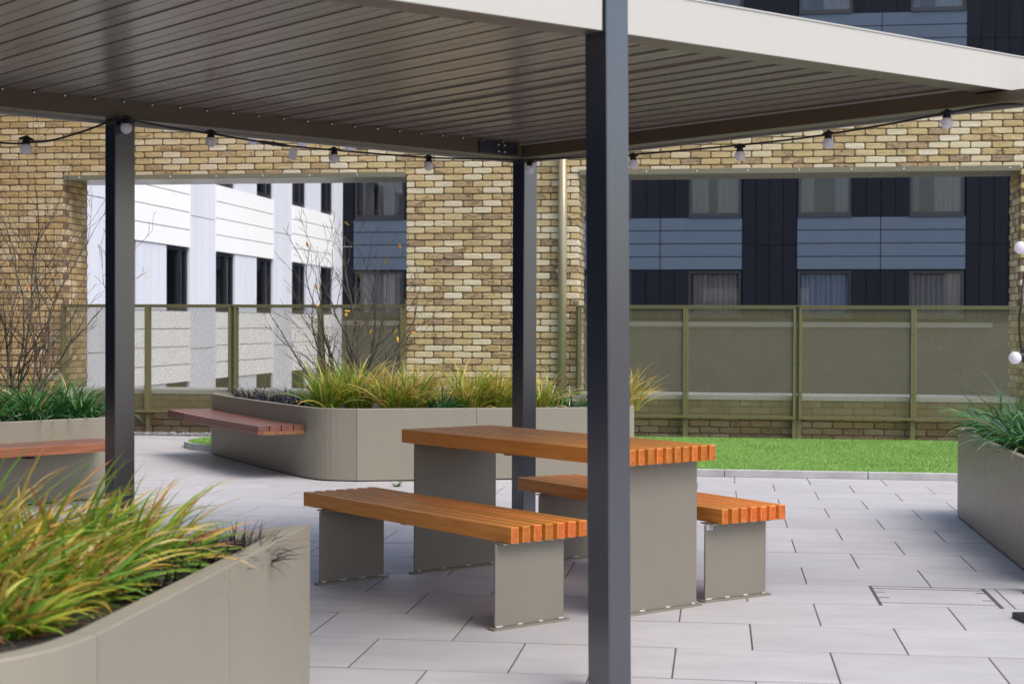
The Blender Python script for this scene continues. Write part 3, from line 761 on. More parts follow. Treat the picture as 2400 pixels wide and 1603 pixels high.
# ================================================================== PLANTERS
def offset(pts, d, closed=False):
    out = []; n = len(pts)
    for i in range(n):
        a = pts[(i - 1) % n] if (closed or i > 0) else None; c = pts[(i + 1) % n] if (closed or i < n - 1) else None
        p = pts[i]; ns = []
        if a is not None: dx, dy = p[0] - a[0], p[1] - a[1]; l = math.hypot(dx, dy); ns.append((-dy / l, dx / l))
        if c is not None: dx, dy = c[0] - p[0], c[1] - p[1]; l = math.hypot(dx, dy); ns.append((-dy / l, dx / l))
        if len(ns) == 2:
            mx_, my_ = ns[0][0] + ns[1][0], ns[0][1] + ns[1][1]; l = math.hypot(mx_, my_); mx_, my_ = mx_ / l, my_ / l
            k = d / max(0.35, mx_ * ns[0][0] + my_ * ns[0][1])
        else: mx_, my_ = ns[0]; k = d
        out.append((p[0] + mx_ * k, p[1] + my_ * k))
    return out
def planter(label, pts, seams, base, rim=0.035, hgt=0.60, soil=0.545, group='taupe metal planters'):
    """closed outline (clockwise seen from above, so the inside lies to the right); seams = indices where panels meet"""
    t = thing('planter', label, 'planter', (base[0], base[1], 0), 0, group)
    P = [(x - base[0], y - base[1]) for x, y in pts]; n = len(P)
    I = offset(P, -rim, True)
    sm = sorted(seams)
    for s, i0 in enumerate(sm):
        i1 = sm[(s + 1) % len(sm)]
        idx = []; i = i0
        while True:
            idx.append(i % n)
            if i % n == i1 % n and len(idx) > 1: break
            i += 1
        po = [P[i] for i in idx]; pi_ = [I[i] for i in idx]
        def trim(q):
            q = list(q); g_ = 0.0016
            for e, k in ((0, 1), (-1, -2)):
                dx, dy = q[k][0] - q[e][0], q[k][1] - q[e][1]; l = math.hypot(dx, dy); q[e] = (q[e][0] + dx / l * g_, q[e][1] + dy / l * g_)
            return q
        po, pi_ = trim(po), trim(pi_)
        m_ = len(po); ch = 0.004
        V_ = []; 
        inn = [((a[0] * (rim - ch) + b_[0] * ch) / rim, (a[1] * (rim - ch) + b_[1] * ch) / rim) for a, b_ in zip(po, pi_)]
        for (q, z) in ((po, 0.012), (po, hgt - ch), (inn, hgt), (pi_, hgt), (pi_, soil - 0.05), (inn, 0.012)):
            V_ += [(x, y, z) for x, y in q]
        F_ = []
        for r_ in range(5):
            for k in range(m_ - 1):
                a = r_ * m_ + k; F_.append((a + 1, a, a + m_, a + m_ + 1))
        F_ += [tuple(r_ * m_ for r_ in range(6)), tuple(r_ * m_ + m_ - 1 for r_ in range(5, -1, -1))]
        MB().add(V_, F_).obj('panel', M['planter'], t)
    so = MB(); so.prism(offset(P, -rim - .002, True)[::-1], 0.02, soil); so.obj('soil', M['soil'], t)
    sh = MB(); sh.prism(offset(P, -0.02, True)[::-1], 0.0, 0.014); sh.obj('plinth', M['joint'], t)
    return t
def smooth(ctrl, n):
    """Catmull-Rom through ctrl"""
    out = []
    c = [ctrl[0]] + list(ctrl) + [ctrl[-1]]
    for i in range(1, len(c) - 2):
        for k in range(n):
            t = k / n; p0, p1, p2, p3 = c[i - 1], c[i], c[i + 1], c[i + 2]
            out.append(tuple(0.5 * (2 * p1[j] + (p2[j] - p0[j]) * t + (2 * p0[j] - 5 * p1[j] + 4 * p2[j] - p3[j]) * t * t + (3 * p1[j] - p0[j] - 3 * p2[j] + p3[j]) * t ** 3) for j in range(2)))
    out.append(tuple(ctrl[-1])); return out
# centre planter, clockwise from the left tip going round the back
side = smooth([(-2.985, 15.42), (-2.70, 14.80), (-2.335, 14.09), (-1.99, 13.46)], 4)       # tip -> front, curved bench side
nose = smooth([(-1.99, 13.46), (-1.71, 12.98), (-1.53, 12.80), (-1.27, 12.735)], 5)
front_r = (0.99, 13.155); back_r = (1.15, 15.30)
outline = [(-2.985, 15.42), (-2.975, 15.50), (-2.93, 15.57), (-2.85, 15.60), (-1.0, 15.545), back_r, (1.052, 13.34), (1.04, 13.20), front_r, (-0.29, 12.905)] + \
          [p for p in reversed(nose)] + [p for p in reversed(side[:-1])][:-1]
n_nose = len(nose); iN = 10
seam_i = [0, 4, 5, 8, 9, iN, iN + n_nose - 6, iN + n_nose + 3]
planter('taupe metal planter with curved nose and hardwood bench, before the brick pier', outline, sorted(set(seam_i)), (-0.9, 14.2))
# left planter (cut by the frame)
lp = [(-2.980, 11.470), (-5.4, 8.93), (-6.4, 9.9), (-6.0, 12.6), (-3.62, 12.65)]
planter('taupe metal planter with a hardwood bench board at the left frame edge', lp, [0, 1, 2, 3, 4], (-4.2, 11.2))
# right planter
rp = [(3.02, 10.47), (3.04, 10.58), (3.10, 10.66), (3.20, 10.69), (5.2, 10.6), (5.1, 7.60), (2.70, 7.70), (2.655, 7.78), (2.735, 8.35), (2.875, 9.42)]
planter('tall sided taupe planter with strap leaves at the right frame edge', rp, [0, 4, 5, 7, 8, 9], (3.8, 9.2))
# foreground planter: wedge with rounded shoulder
fo = smooth([(-0.930, 3.487), (-0.975, 3.34), (-1.06, 3.215), (-1.22, 3.13), (-1.5, 3.08)], 4)
fp = [(-0.702, 5.414), (-0.812, 4.478), (-0.885, 3.871)] + fo + [(-2.9, 3.0), (-3.0, 3.5)]
planter('large blurred taupe planter with ornamental grass in the left foreground', fp, [0, 1, 3, len(fp) - 2, len(fp) - 1], (-1.4, 4.2), rim=0.06, soil=0.53)

# hardwood bench wrapped on the centre planter
bench_in = smooth([(-3.00, 15.40), (-2.72, 14.80), (-2.355, 14.09), (-2.01, 13.46), (-1.73, 12.99)], 4)
b_out = smooth([(-3.37, 15.20), (-3.08, 14.58), (-2.725, 13.89), (-2.40, 13.30), (-2.09, 12.775)], 4)
wb = thing('wall_bench', 'red-brown hardwood slat bench cantilevered off the curved planter side', 'bench', (-2.55, 14.1, 0))
lerp = lambda p, q, t: (p[0] + (q[0] - p[0]) * t, p[1] + (q[1] - p[1]) * t)
ns = 4
for s in range(ns):
    t0, t1 = s / ns + 0.012, (s + 1) / ns - 0.012
    halves = ((0, 8), (8, 16))
    for (i0, i1) in halves:
        e0 = [lerp(b_out[i], bench_in[i], t0) for i in range(i0, i1 + 1)]; e1 = [lerp(b_out[i], bench_in[i], t1) for i in range(i0, i1 + 1)]
        if i0: e0[0] = lerp(e0[0], e0[1], .01); e1[0] = lerp(e1[0], e1[1], .01)
        poly = e0 + e1[::-1]
        MB().prism([(x + 2.55, y - 14.1) for x, y in poly], 0.405, 0.45).obj('slat', M['hardwood'], wb)
# deeper outer fascia board and end batten
e0 = b_out; e1 = [lerp(b_out[i], bench_in[i], .09) for i in range(17)]
MB().prism([(x + 2.55, y - 14.1) for x, y in e0 + e1[::-1]], 0.382, 0.4045).obj('edge_board', M['hardwood'], wb)
a0, a1 = b_out[16], bench_in[16]; c0, c1 = lerp(b_out[16], b_out[15], .35), lerp(bench_in[16], bench_in[15], .35)
a0, c0 = lerp(a0, a1, .1), lerp(c0, c1, .1)
MB().prism([(x + 2.55, y - 14.1) for x, y in (a0, a1, c1, c0)], 0.376, 0.4045).obj('end_batten', M['hardwood_edge'], wb)
for i in (3, 8, 13):
    p, q = lerp(b_out[i], bench_in[i], .15), bench_in[i]
    MB().tube([(p[0] + 2.55, p[1] - 14.1, .39), (q[0] + 2.55, q[1] - 14.1, .39)], 0.014, 6).obj('bracket', M['black'], wb)
# bench on the left planter
fx, fy = (-2.98 + 5.4), (11.47 - 8.93); l = math.hypot(fx, fy); dx, dy = fx / l, fy / l; ang = math.atan2(dy, dx)
bo = (-2.965 + dx * .0, 11.47)
wb2 = thing('wall_bench', 'orange-brown hardwood bench board fixed along the left planter', 'bench', (-3.8, 10.6, 0), ang)
def loc2(x, y): rx, ry = x + 3.8, y - 10.6; return (rx * dx + ry * dy, -rx * dy + ry * dx)
x_end, y_face = loc2(-2.98, 11.47)
w = 0.40
for k in range(3):
    MB().bbox(-2.6, x_end - 0.10, y_face - w + k * w / 3 + .003, y_face - w + (k + 1) * w / 3 - .003, 0.395, 0.45, 0.003).obj('slat', M['hardwood'], wb2)
MB().bbox(-2.6, x_end - 0.10, y_face - w - .022, y_face - w + .0025, 0.388, 0.449, 0.002).obj('edge_board', M['hardwood_edge'], wb2)
for xx in (-2.0, -1.0, 0.4):
    MB().box(xx - .02, xx + .02, y_face - w * .8, y_face - .001, 0.36, 0.3948).obj('bracket', M['black'], wb2)

# ================================================================== PICNIC TABLE + TWO BENCHES
def slat_set(root, n, y0, y1, x0, x1, zt, th, gap):
    p = (y1 - y0 + gap) / n; w = p - gap
    me = MB().bbox(x0, x1, 0, w, 0, th, 0.003).mesh('slat', M['timber'])
    for k in range(n):
        o = put('slat', me, root, (random.uniform(-.002, .002), y0 + k * p, zt - th))
def leg(root, x, y0, y1, zt, ovh=0.02):
    """sheet-metal leg: upright panel, top flange, foot plate with rounded corners, sealant tabs"""
    t = 0.010
    pn = MB().bbox(x - t / 2, x + t / 2, y0, y1, 0.010, zt - .006, 0.002).obj('leg', M['leg'], root)
    MB().box(x - 0.045, x + 0.045, y0 + .012, y1 - .012, zt - .006, zt - .0005).obj('top_flange', M['leg'], pn)
    a, b_ = 0.028, ovh; r = 0.012
    poly = []
    for (cx, cy, s) in ((x + a - r, y1 + b_ - r, 0), (x - a + r, y1 + b_ - r, 90), (x - a + r, y0 - b_ + r, 180), (x + a - r, y0 - b_ + r, 270)):
        poly += arc(cx, cy, r, s, s + 90, 4)
    MB().prism(poly, 0.0, 0.0098).obj('foot_plate', M['leg'], pn)
    for k in range(4):
        yy = y0 + (y1 - y0) * (0.05 + 0.30 * k); ln = random.uniform(.018, .040)
        for s in (1,):
            MB().bbox(x + s * t / 2, x + s * (t / 2 + .007), yy - ln / 2, yy + ln / 2, 0.0101, 0.0175, 0.002).obj('sealant_tab', M['white_bits'], pn)
def bench(label, y0, y1, x0, x1, legs, ly0, ly1, skew=0.0):
    x, y = Td((x0 + x1) / 2, (y0 + y1) / 2); cx, cy = (x0 + x1) / 2, (y0 + y1) / 2
    t = thing('bench', label, 'bench', (x, y, 0), A_T + skew, 'picnic benches')
    slat_set(t, 7, y0 - cy, y1 - cy, x0 - cx, x1 - cx, 0.44, 0.070, 0.0215)
    for lx in legs: leg(t, lx - cx, ly0 - cy, ly1 - cy, 0.37)
    MB().box(-0.02, 0.02, y0 - cy + .03, y1 - cy - .03, 0.360, 0.3695).obj('cross_strap', M['leg'], t)
    return t, cx, cy
bench('orange slatted bench on the near side of the table, fully in view', 4.035, 4.460, -6.90, -5.172, (-6.672, -5.236), 3.995, 4.375)
tB, cxB, cyB = bench('orange slatted bench on the far side of the table, partly behind the post', 5.308, 5.698, -6.840, -5.070, (-6.565, -5.150), 5.266, 5.642, math.radians(-5.6))
st = MB().bbox(-5.150 - cxB + .0052, -5.150 - cxB + .0066, 5.256 - cyB + .005 + .012, 5.256 - cyB + .012 + .042, 0.338, 0.362, 0.0005).obj('maker_plate', M['silver'], tB)
for (q0, q1, zz, hh) in ((0.030, 0.049, .353, .0035), (0.030, 0.049, .3475, .0028), (0.030, 0.046, .3425, .0028)):
    MB().box(-5.150 - cxB + .0066, -5.150 - cxB + .0070, 5.256 - cyB + q0 + .002, 5.256 - cyB + q1 + .002, zz, zz + hh).obj('plate_print', M['ink'], st)
rg = MB()
for k in range(16):
    a, b_ = 2 * math.pi * k / 16, 2 * math.pi * (k + 1) / 16
    pts = [(0, 5.256 - cyB + .024 + .0065 * f_ * math.cos(q), .350 + .0065 * f_ * math.sin(q)) for q, f_ in ((a, 1), (b_, 1), (b_, .7), (a, .7))]
    rg.add([(-5.150 - cxB + .0070, p[1], p[2]) for p in pts], [(0, 1, 2, 3)])
rg.obj('plate_print', M['ink'], st)
cx, cy = -5.885, 4.825
x, y = Td(cx, cy)
tb = thing('picnic_table', 'orange slatted picnic table on taupe sheet-metal legs', 'table', (x, y, 0), A_T)
slat_set(tb, 11, 4.532 - cy, 5.114 - cy, -6.745 - cx, -5.035 - cx, 0.75, 0.070, 0.019)
for lx in (-6.675, -5.142): leg(tb, lx - cx, 4.566 - cy, 5.098 - cy, 0.68)
MB().box(-0.02, 0.02, 4.56 - cy, 5.08 - cy, 0.670, 0.6795).obj('cross_strap', M['leg'], tb)

# ================================================================== PERGOLA
pu0, pv0 = 6.45, 7.18
x, y = Cd(pu0, pv0)
perg = thing('pergola', 'louvred metal pergola on dark grey posts with pale fascia over the table', 'pergola', (x, y, 0), A_C)
PU = lambda u: u - pu0
PV = lambda v: v - pv0
S = 0.110
def post(u, v, z1=2.324, lean=0.0, zref=1.54):
    mb = MB(); b_ = 0.004
    prof = [(0, b_), (b_, 0), (S - b_, 0), (S, b_), (S, S - b_), (S - b_, S), (b_, S), (0, S - b_)]
    V_ = []
    for z in (0.008, z1):
        k = -lean * (z - zref)
        V_ += [(PU(u) + a + k * math.cos(A_C), PV(v) + c - k * math.sin(A_C), z) for a, c in prof]
    mb.add(V_, [tuple(range(7, -1, -1)), tuple(range(8, 16))] + [(i, (i + 1) % 8, 8 + (i + 1) % 8, 8 + i) for i in range(8)])
    o = mb.obj('post', M['post'], perg)
    k = lean * zref
    MB().bbox(PU(u) - .03 + k * math.cos(A_C), PU(u) + S + .03 + k * math.cos(A_C), PV(v) - .03 - k * math.sin(A_C), PV(v) + S + .03 - k * math.sin(A_C), 0, 0.0079, .001).obj('base_plate', M['post'], o)
    return o
post(3.663, 7.165); post(6.446, 7.200); post(3.829, 3.840, 2.60, 0.0092); post(6.88, 3.87, 2.37)
post(0.88, 7.165); post(0.95, 3.84, 2.24)
# beams round the back
MB().bbox(PU(0.75), PU(6.399), PV(7.172), PV(7.325), 2.325, 2.500, 0.003).obj('beam', M['beam'], perg)
MB().box(PU(0.75), PU(6.53), PV(7.326), PV(7.350), 2.312, 2.515).obj('trim', M['trim'], perg)
MB().bbox(PU(6.40), PU(6.53), PV(4.003), PV(7.325), 2.325, 2.500, 0.003).obj('beam', M['beam'], perg)
MB().box(PU(6.531), PU(6.553), PV(4.003), PV(7.350), 2.312, 2.515).obj('trim', M['trim'], perg)
MB().bbox(PU(0.75), PU(0.88), PV(4.003), PV(7.17), 2.325, 2.500, 0.003).obj('beam', M['beam'], perg)
MB().box(PU(6.392), PU(6.3995), PV(4.01), PV(7.17), 2.400, 2.408).obj('gutter_lip', M['trim'], perg)
MB().box(PU(6.40), PU(6.53), PV(3.70), PV(4.0025), 2.325, 2.3735).obj('beam', M['beam'], perg)
MB().box(PU(6.531), PU(6.553), PV(3.70), PV(4.0025), 2.312, 2.3735).obj('trim', M['trim'], perg)
# front beam with pale fascia, slightly out of level
zf = lambda u: 2.298 + (u - 2.9) * 0.0235
def slope_box(name, mat, u0, u1, v0, v1, zl, zh):
    V_ = []
    for (zo) in (zl, zh):
        for (u, v) in ((u0, v0), (u1, v0), (u1, v1), (u0, v1)): V_.append((PU(u), PV(v), zf(u) + zo))
    MB().add(V_, [(3, 2, 1, 0), (4, 5, 6, 7), (0, 1, 5, 4), (1, 2, 6, 5), (2, 3, 7, 6), (3, 0, 4, 7)]).obj(name, mat, perg)
for (u0, u1) in ((0.75, 3.806), (3.932, 6.92)):
    slope_box('fascia', M['fascia'], u0, u1, 3.850, 3.862, 0.0, 0.157)
    slope_box('fascia_cap', M['fascia'], u0, u1, 3.846, 4.0, 0.1572, 0.163)
slope_box('beam', M['beam'], 0.75, 3.828, 3.8625, 3.995, 0.001, 0.155)
slope_box('beam', M['beam'], 3.940, 6.92, 3.8625, 3.995, 0.001, 0.155)
slope_box('beam', M['beam'], 3.8285, 3.9395, 3.955, 3.995, 0.002, 0.154)
# louvre blades between front and back beams, lying along v
prof = [(0, 0), (.0705, 0), (.0715, .005), (.0755, .005), (.0765, 0), (.150, 0), (.150, .022), (.170, .0225), (.170, .027), (0, .027)]
v0, v1 = 3.997, 7.171
mb = MB(); n = len(prof)
mb.add([(0, a, z) for a, z in prof] + [(v1 - v0, a, z) for a, z in prof], [tuple(range(n)), tuple(range(2 * n - 1, n - 1, -1))] + [(i, n + i, n + (i + 1) % n, (i + 1) % n) for i in range(n)])
lme = mb.mesh('louvre', M['louvre'])
screw = MB().lathe([(0.0, -.0062), (0.005, -.005), (0.0062, 0), (0.005, .004), (0.0, .0055)], 8).mesh('screw', M['steel'], True)
for i in range(36):
    u = 3.075 - 0.158 * 14 + 0.158 * i
    if u > 6.36: break
    dz = random.uniform(-.0015, .0015)
    o = put('louvre', lme, perg, (PU(u) + .15, PV(v0), 2.416 + dz), math.pi / 2)
    th = -random.uniform(0.6, 1.9) - (1.8 if u > 4.4 else 0.0) * random.uniform(.5, 1.3)
    o.rotation_euler = (math.radians(th), 0, math.pi / 2); o.location.z += 0.075 * math.sin(math.radians(-th))
    put('screw', screw, perg, (PU(u) + .004, PV(7.166), 2.409))
# corner bracket at the back corner post
bk = MB().box(PU(6.05), PU(6.35), PV(7.160), PV(7.1705), 2.335, 2.405).obj('corner_bracket', M['post'], perg)
for (a, z) in ((6.20, 2.35), (6.25, 2.35), (6.20, 2.39), (6.25, 2.39)): put('screw', screw, bk, (PU(a), PV(7.158), z))

# ================================================================== FESTOON LIGHTS
BR = 0.0290
holder_me = MB().lathe([(0.010, 0.050), (0.0155, 0.046), (0.017, 0.030), (0.0195, 0.026), (0.0195, 0.014), (0.016, 0.012)], 14).mesh('lamp_holder', M['black'], True)
bp = []
for k in range(14):
    a = math.radians(36 + (180 - 36) * k / 13); bp.append((max(0.0004, BR * math.sin(a)), BR * math.cos(a) - 0.006))
bulb_me = MB().lathe(bp, 20).mesh('bulb', M['bulb'], True)
wing_me = MB().tube([(-.036, 0, .040), (-.02, 0, .044), (0, 0, .048), (.02, 0, .044), (.036, 0, .040)], [.005, .008, .013, .008, .005], 8).mesh('cable_grip', M['black'], True)
def festoon(label, base, cable, lamps, dirs=None, rot=0.0):
    t = thing('string_lights', label, 'string lights', base, 0, 'festoon strings')
    B = Vector(base)
    pts = smooth3([Vector(c) - B for c in cable], 6)
    MB().tube(pts, 0.0052, 8).obj('cable', M['black'], t, smooth=True)
    for k, p in enumerate(lamps):
        h = put('lamp_holder', holder_me, t, Vector(p) - B, rot)
        if dirs and dirs[k] is not None:
            h.rotation_mode = 'QUATERNION'; h.rotation_quaternion = Vector((0, 0, -1)).rotation_difference(Vector(dirs[k]))
        put('bulb', bulb_me, h); put('cable_grip', wing_me, h)
    return t
def smooth3(c, n):
    c = [c[0]] + c + [c[-1]]; out = []
    for i in range(1, len(c) - 2):
        for k in range(n):
            t = k / n; p0, p1, p2, p3 = c[i - 1], c[i], c[i + 1], c[i + 2]
            out.append(0.5 * (2 * p1 + (p2 - p0) * t + (2 * p0 - 5 * p1 + 4 * p2 - p3) * t * t + (3 * p1 - p0 - 3 * p2 + p3) * t ** 3))
    out.append(c[-2]); return out
C3 = lambda u, v, z: (*Cd(u, v), z)
cabA = [(1.0, 2.30), (1.6, 2.20), (2.3, 2.14), (3.048, 2.146), (3.177, 2.158), (3.304, 2.178), (3.481, 2.24), (3.657, 2.310), (3.781, 2.312), (3.949, 2.295), (4.188, 2.283), (4.352, 2.273), (4.558, 2.262), (4.727, 2.257),
        (4.958, 2.258), (5.304, 2.260), (5.654, 2.266), (6.002, 2.285), (6.254, 2.301), (6.390, 2.310)]
lampA = [(3.177, 2.132), (3.700, 2.277), (4.182, 2.247), (4.960, 2.218), (5.628, 2.224), (6.418, 2.256)]
cabB = [(7.12, 2.310), (6.873, 2.297), (6.603, 2.284), (6.215, 2.270), (5.834, 2.262), (5.43, 2.257), (5.092, 2.257), (4.835, 2.264), (4.49, 2.280), (4.16, 2.302)]
lampB = [(6.215, 2.221), (5.424, 2.206), (4.846, 2.225), (4.158, 2.262)]
tA = festoon('black festoon cable with opal bulbs slung under the long back beam', C3(3.66, 7.15, 2.30), [C3(u, 7.135 if 3.5 < u < 3.8 or u > 6.2 else 7.12, z) for u, z in cabA], [C3(u, 7.12, z) for u, z in lampA], rot=A_C)
jp = C3(4.558, 7.12, 2.262); jq = C3(4.70, 7.12, 2.257)
B = Vector(C3(3.66, 7.15, 2.30))
ja, jb = Vector(C3(4.47, 7.12, 2.2665)) - B, Vector(C3(4.66, 7.12, 2.2575)) - B
MB().tube([ja, ja.lerp(jb, .2), ja.lerp(jb, .45), ja.lerp(jb, .5), ja.lerp(jb, .55), ja.lerp(jb, .8), jb], [.006, .010, .010, .014, .010, .010, .006], 10).obj('connector', M['black'], tA, smooth=True)
tg = Vector(C3(4.685, 7.115, 2.215)) - B
MB().bbox(-0.022, 0.022, -0.0008, 0.0008, -0.03, 0.036, .0003).obj('paper_tag', M['silver'], tA, tg, A_C).rotation_euler = (0.1, math.radians(14), 0.3)
festoon('black festoon cable with opal bulbs slung along the right back beam', C3(6.44, 7.12, 2.30), [C3(6.4, v, z) for v, z in cabB] + [C3(6.43, 3.93, 2.318), C3(6.55, 3.84, 2.325), C3(6.88, 3.866, 2.345)], [C3(6.4, v, z) for v, z in lampB], rot=A_C + math.pi / 2)
festoon('short festoon run with bright bulbs peeping out behind the long back beam', C3(4.9, 7.36, 2.37), [C3(4.2, 7.357, 2.40), C3(4.4, 7.42, 2.383), C3(4.672, 7.5, 2.378), C3(5.003, 7.5, 2.380), C3(5.338, 7.5, 2.382), C3(5.7, 7.42, 2.395), C3(5.9, 7.357, 2.41)],
        [C3(4.672, 7.5, 2.330), C3(5.003, 7.5, 2.334), C3(5.338, 7.5, 2.336)], rot=A_C)
pl = lambda x, y, z: (x, y, z)
festoon('festoon cable with two opal bulbs looped on the post at the right frame edge', (2.46, 7.33, 1.40),
        [(2.45, 7.26, 2.28), (2.43, 7.22, 2.0), (2.40, 7.18, 1.70), (2.350, 7.14, 1.52), (2.326, 7.1, 1.40), (2.318, 7.1, 1.33), (2.322, 7.1, 1.24), (2.345, 7.12, 1.14), (2.45, 7.32, 1.06)],
        [(2.316, 7.08, 1.655), (2.305, 7.10, 1.155)], [(-0.55, -1.0, 0.05), (-1, -0.15, -0.22)])
# black foot plate of something standing just out of frame
fpx = thing('base_plate', 'small black steel foot plate on the paving at the right frame edge', 'base plate', (2.40, 6.80, 0), 0.1)
MB().bbox(-0.155, 0.25, -0.13, 0.13, 0, 0.026, 0.003).obj('plate', M['black'], fpx)
MB().tube([(0.12, 0, 0.0255), (0.12, 0, 0.9)], 0.02, 12).obj('upright', M['black'], fpx)

# ================================================================== PLANTS
def ribbon_mesh(name, blades, mat):
    """blades: (root, direction azimuth, length, rise, droop, width, colour)"""
    V_ = []; F_ = []; Cc = []
    for (p, az, ln, el, droop, w, col, twist) in blades:
        n = 6; x, y, z = p; ca, sa = math.cos(az), math.sin(az); e = el
        sx_, sy_ = -sa * math.cos(twist), ca * math.cos(twist); sz_ = math.sin(twist)
        base = len(V_)
        for k in range(n + 1):
            t = k / n; ww = w * (0.55 + 1.2 * t if t < 0.35 else (1 - t) * 1.49) if k < n else 0.0003
            V_.append((x - sx_ * ww, y - sy_ * ww, z - sz_ * ww)); V_.append((x + sx_ * ww, y + sy_ * ww, z + sz_ * ww))
            tip = t ** 2
            c = [col[0][j] * (1 - tip) + col[1][j] * tip for j in range(3)]
            Cc += [c, c]
            st_ = ln / n; x += ca * math.cos(e) * st_; y += sa * math.cos(e) * st_; z += math.sin(e) * st_; e -= droop / n * (0.4 + 1.2 * t)
        for k in range(n): a = base + 2 * k; F_.append((a, a + 1, a + 3, a + 2))
    me = bpy.data.meshes.new(name); me.from_pydata(V_, [], F_); me.update()
    at = me.color_attributes.new('leaf_colour', 'FLOAT_COLOR', 'POINT')
    at.data.foreach_set('color', np.hstack([np.array(Cc), np.ones((len(Cc), 1))]).ravel())
    me.materials.append(mat); me.polygons.foreach_set('use_smooth', [True] * len(me.polygons)); return me
HAK = [((0.17, 0.32, 0.03), (0.32, 0.44, 0.05)), ((0.26, 0.38, 0.03), (0.60, 0.50, 0.06)), ((0.40, 0.40, 0.05), (0.72, 0.38, 0.07)), ((0.58, 0.40, 0.08), (0.74, 0.52, 0.18)), ((0.10, 0.27, 0.03), (0.19, 0.36, 0.05)), ((0.30, 0.15, 0.05), (0.52, 0.22, 0.07)), ((0.56, 0.45, 0.17), (0.74, 0.62, 0.30))]
LIR = [((0.022, 0.10, 0.022), (0.05, 0.17, 0.035)), ((0.035, 0.15, 0.028), (0.09, 0.25, 0.04)), ((0.03, 0.10, 0.05), (0.09, 0.20, 0.10)), ((0.07, 0.19, 0.04), (0.17, 0.31, 0.07)), ((0.38, 0.30, 0.11), (0.50, 0.40, 0.18))]
MON = [((0.006, 0.006, 0.009), (0.018, 0.017, 0.024)), ((0.010, 0.009, 0.014), (0.030, 0.028, 0.042)), ((0.004, 0.004, 0.006), (0.012, 0.011, 0.016))]
def clump(name, label, cat, x, y, z, n, ln, spread, el, droop, w, pal, wts, mat, group, lean=(0, 0), seed=0, azr=None):
    r = random.Random(seed); bl = []
    for i in range(n):
        az = r.uniform(0, 2 * math.pi); rr = spread * math.sqrt(r.random())
        px_, py_ = rr * math.cos(az), rr * math.sin(az)
        a2 = az + r.gauss(0, 1.0)
        vx, vy = math.cos(a2) + lean[0], math.sin(a2) + lean[1]
        a2 = math.atan2(vy, vx)
        e = r.gauss(el, 0.26); e = min(1.5, max(0.15, e))
        l_ = ln * r.uniform(0.55, 1.15)
        bl.append(((px_, py_, 0), a2, l_, e, r.uniform(0.5, 1.3) * droop, w * r.uniform(0.65, 1.2), r.choices(pal, wts)[0], r.gauss(0, .5)))
    root = thing(name, label, cat, (x, y, z), 0, group)
    put('blades', ribbon_mesh('blades', bl, mat), root)
    return root
HW = (3, 5, 4, 2.4, 3, 1.2, 1.2)
# centre planter
gc = [(-1.60, 13.45, .50, 'hakone grass clump at the curved nose of the centre planter, darkest green', (5, 4, 2, 1, 4, .5, .5)), (-1.33, 13.55, .56, 'tall upright green and yellow grass clump second from the planter nose', HW),
      (-1.02, 13.30, .46, 'green-gold grass clump directly left of the straw-coloured one', HW), (-0.83, 13.35, .50, 'straw-coloured pale grass clump near the left edge of the brick pier', (2, 3, 3, 3, 2, 2, 6)), (-0.36, 13.45, .52, 'wide golden green grass clump left of the back post', HW),
      (-0.10, 13.55, .46, 'grass clump half hidden by the back pergola post', HW), (0.27, 13.40, .38, 'low loose grass clump before the downpipe', (3, 4, 3, 3, 2, 2, 3)), (1.02, 13.75, .46, 'small dry grass clump at the right end of the centre planter', (1, 3, 4, 4, 1, 3, 4))]
for k, (x, y, l_, lab, ww) in enumerate(gc):
    clump('tufted_plant', lab, 'plant', x, y, 0.54, 250 if k < 6 else 150, l_, 0.11, 1.2, 1.6, 0.0085, HAK, ww, M['blade'], 'hakone grasses', (0.25, -0.15), 100 + k)
for k, (x, y, l_, lab) in enumerate([(-2.52, 15.0, .24, 'spiky black grass tuft at the far tip of the centre planter'), (-2.28, 14.55, .17, 'low black grass tuft second from the planter tip'), (-2.08, 14.25, .17, 'low black grass mat in the middle of the bare soil'), (-1.92, 13.95, .19, 'black grass tuft just left of the first green clump'), (-2.1, 14.85, .22, 'dark tuft at the back of the centre planter by the shrub')]):
    clump('black_tuft', lab, 'plant', x, y, 0.54, 170, l_, 0.13, 0.95, 1.6, 0.0042, MON, (1, 1, 1), M['dark_blade'], 'black mondo grasses', (0, 0), 200 + k)
for k, (x, y, l_, lab) in enumerate([(-0.60, 13.30, .30, 'dark green strap-leaf plant between two golden grasses'), (0.50, 13.45, .30, 'dark green strap-leaf plant right of the downpipe')]):
    clump('lily_turf', lab, 'plant', x, y, 0.54, 110, l_, 0.12, 0.85, 1.7, 0.0075, LIR, (4, 3, 3, 2, .4), M['green_blade'], 'strap-leaf plants', (0.1, -0.3), 300 + k)
# left planter
for k, (x, y, lab) in enumerate([(-3.24, 11.62, 'glossy green strap-leaf clump at the right corner of the left planter'), (-3.50, 11.38, 'glossy green strap-leaf clump second from the left planter corner'), (-3.80, 11.10, 'glossy green strap-leaf clump nearest the left frame edge'), (-3.62, 11.95, 'strap-leaf clump behind, below the bare shrub')]):
    clump('lily_turf', lab, 'plant', x, y, 0.54, 170, .46, 0.13, 1.05, 2.1, 0.0085, LIR, (4, 4, 3, 2, .5), M['green_blade'], 'strap-leaf plants', (0.15, -0.1), 320 + k)
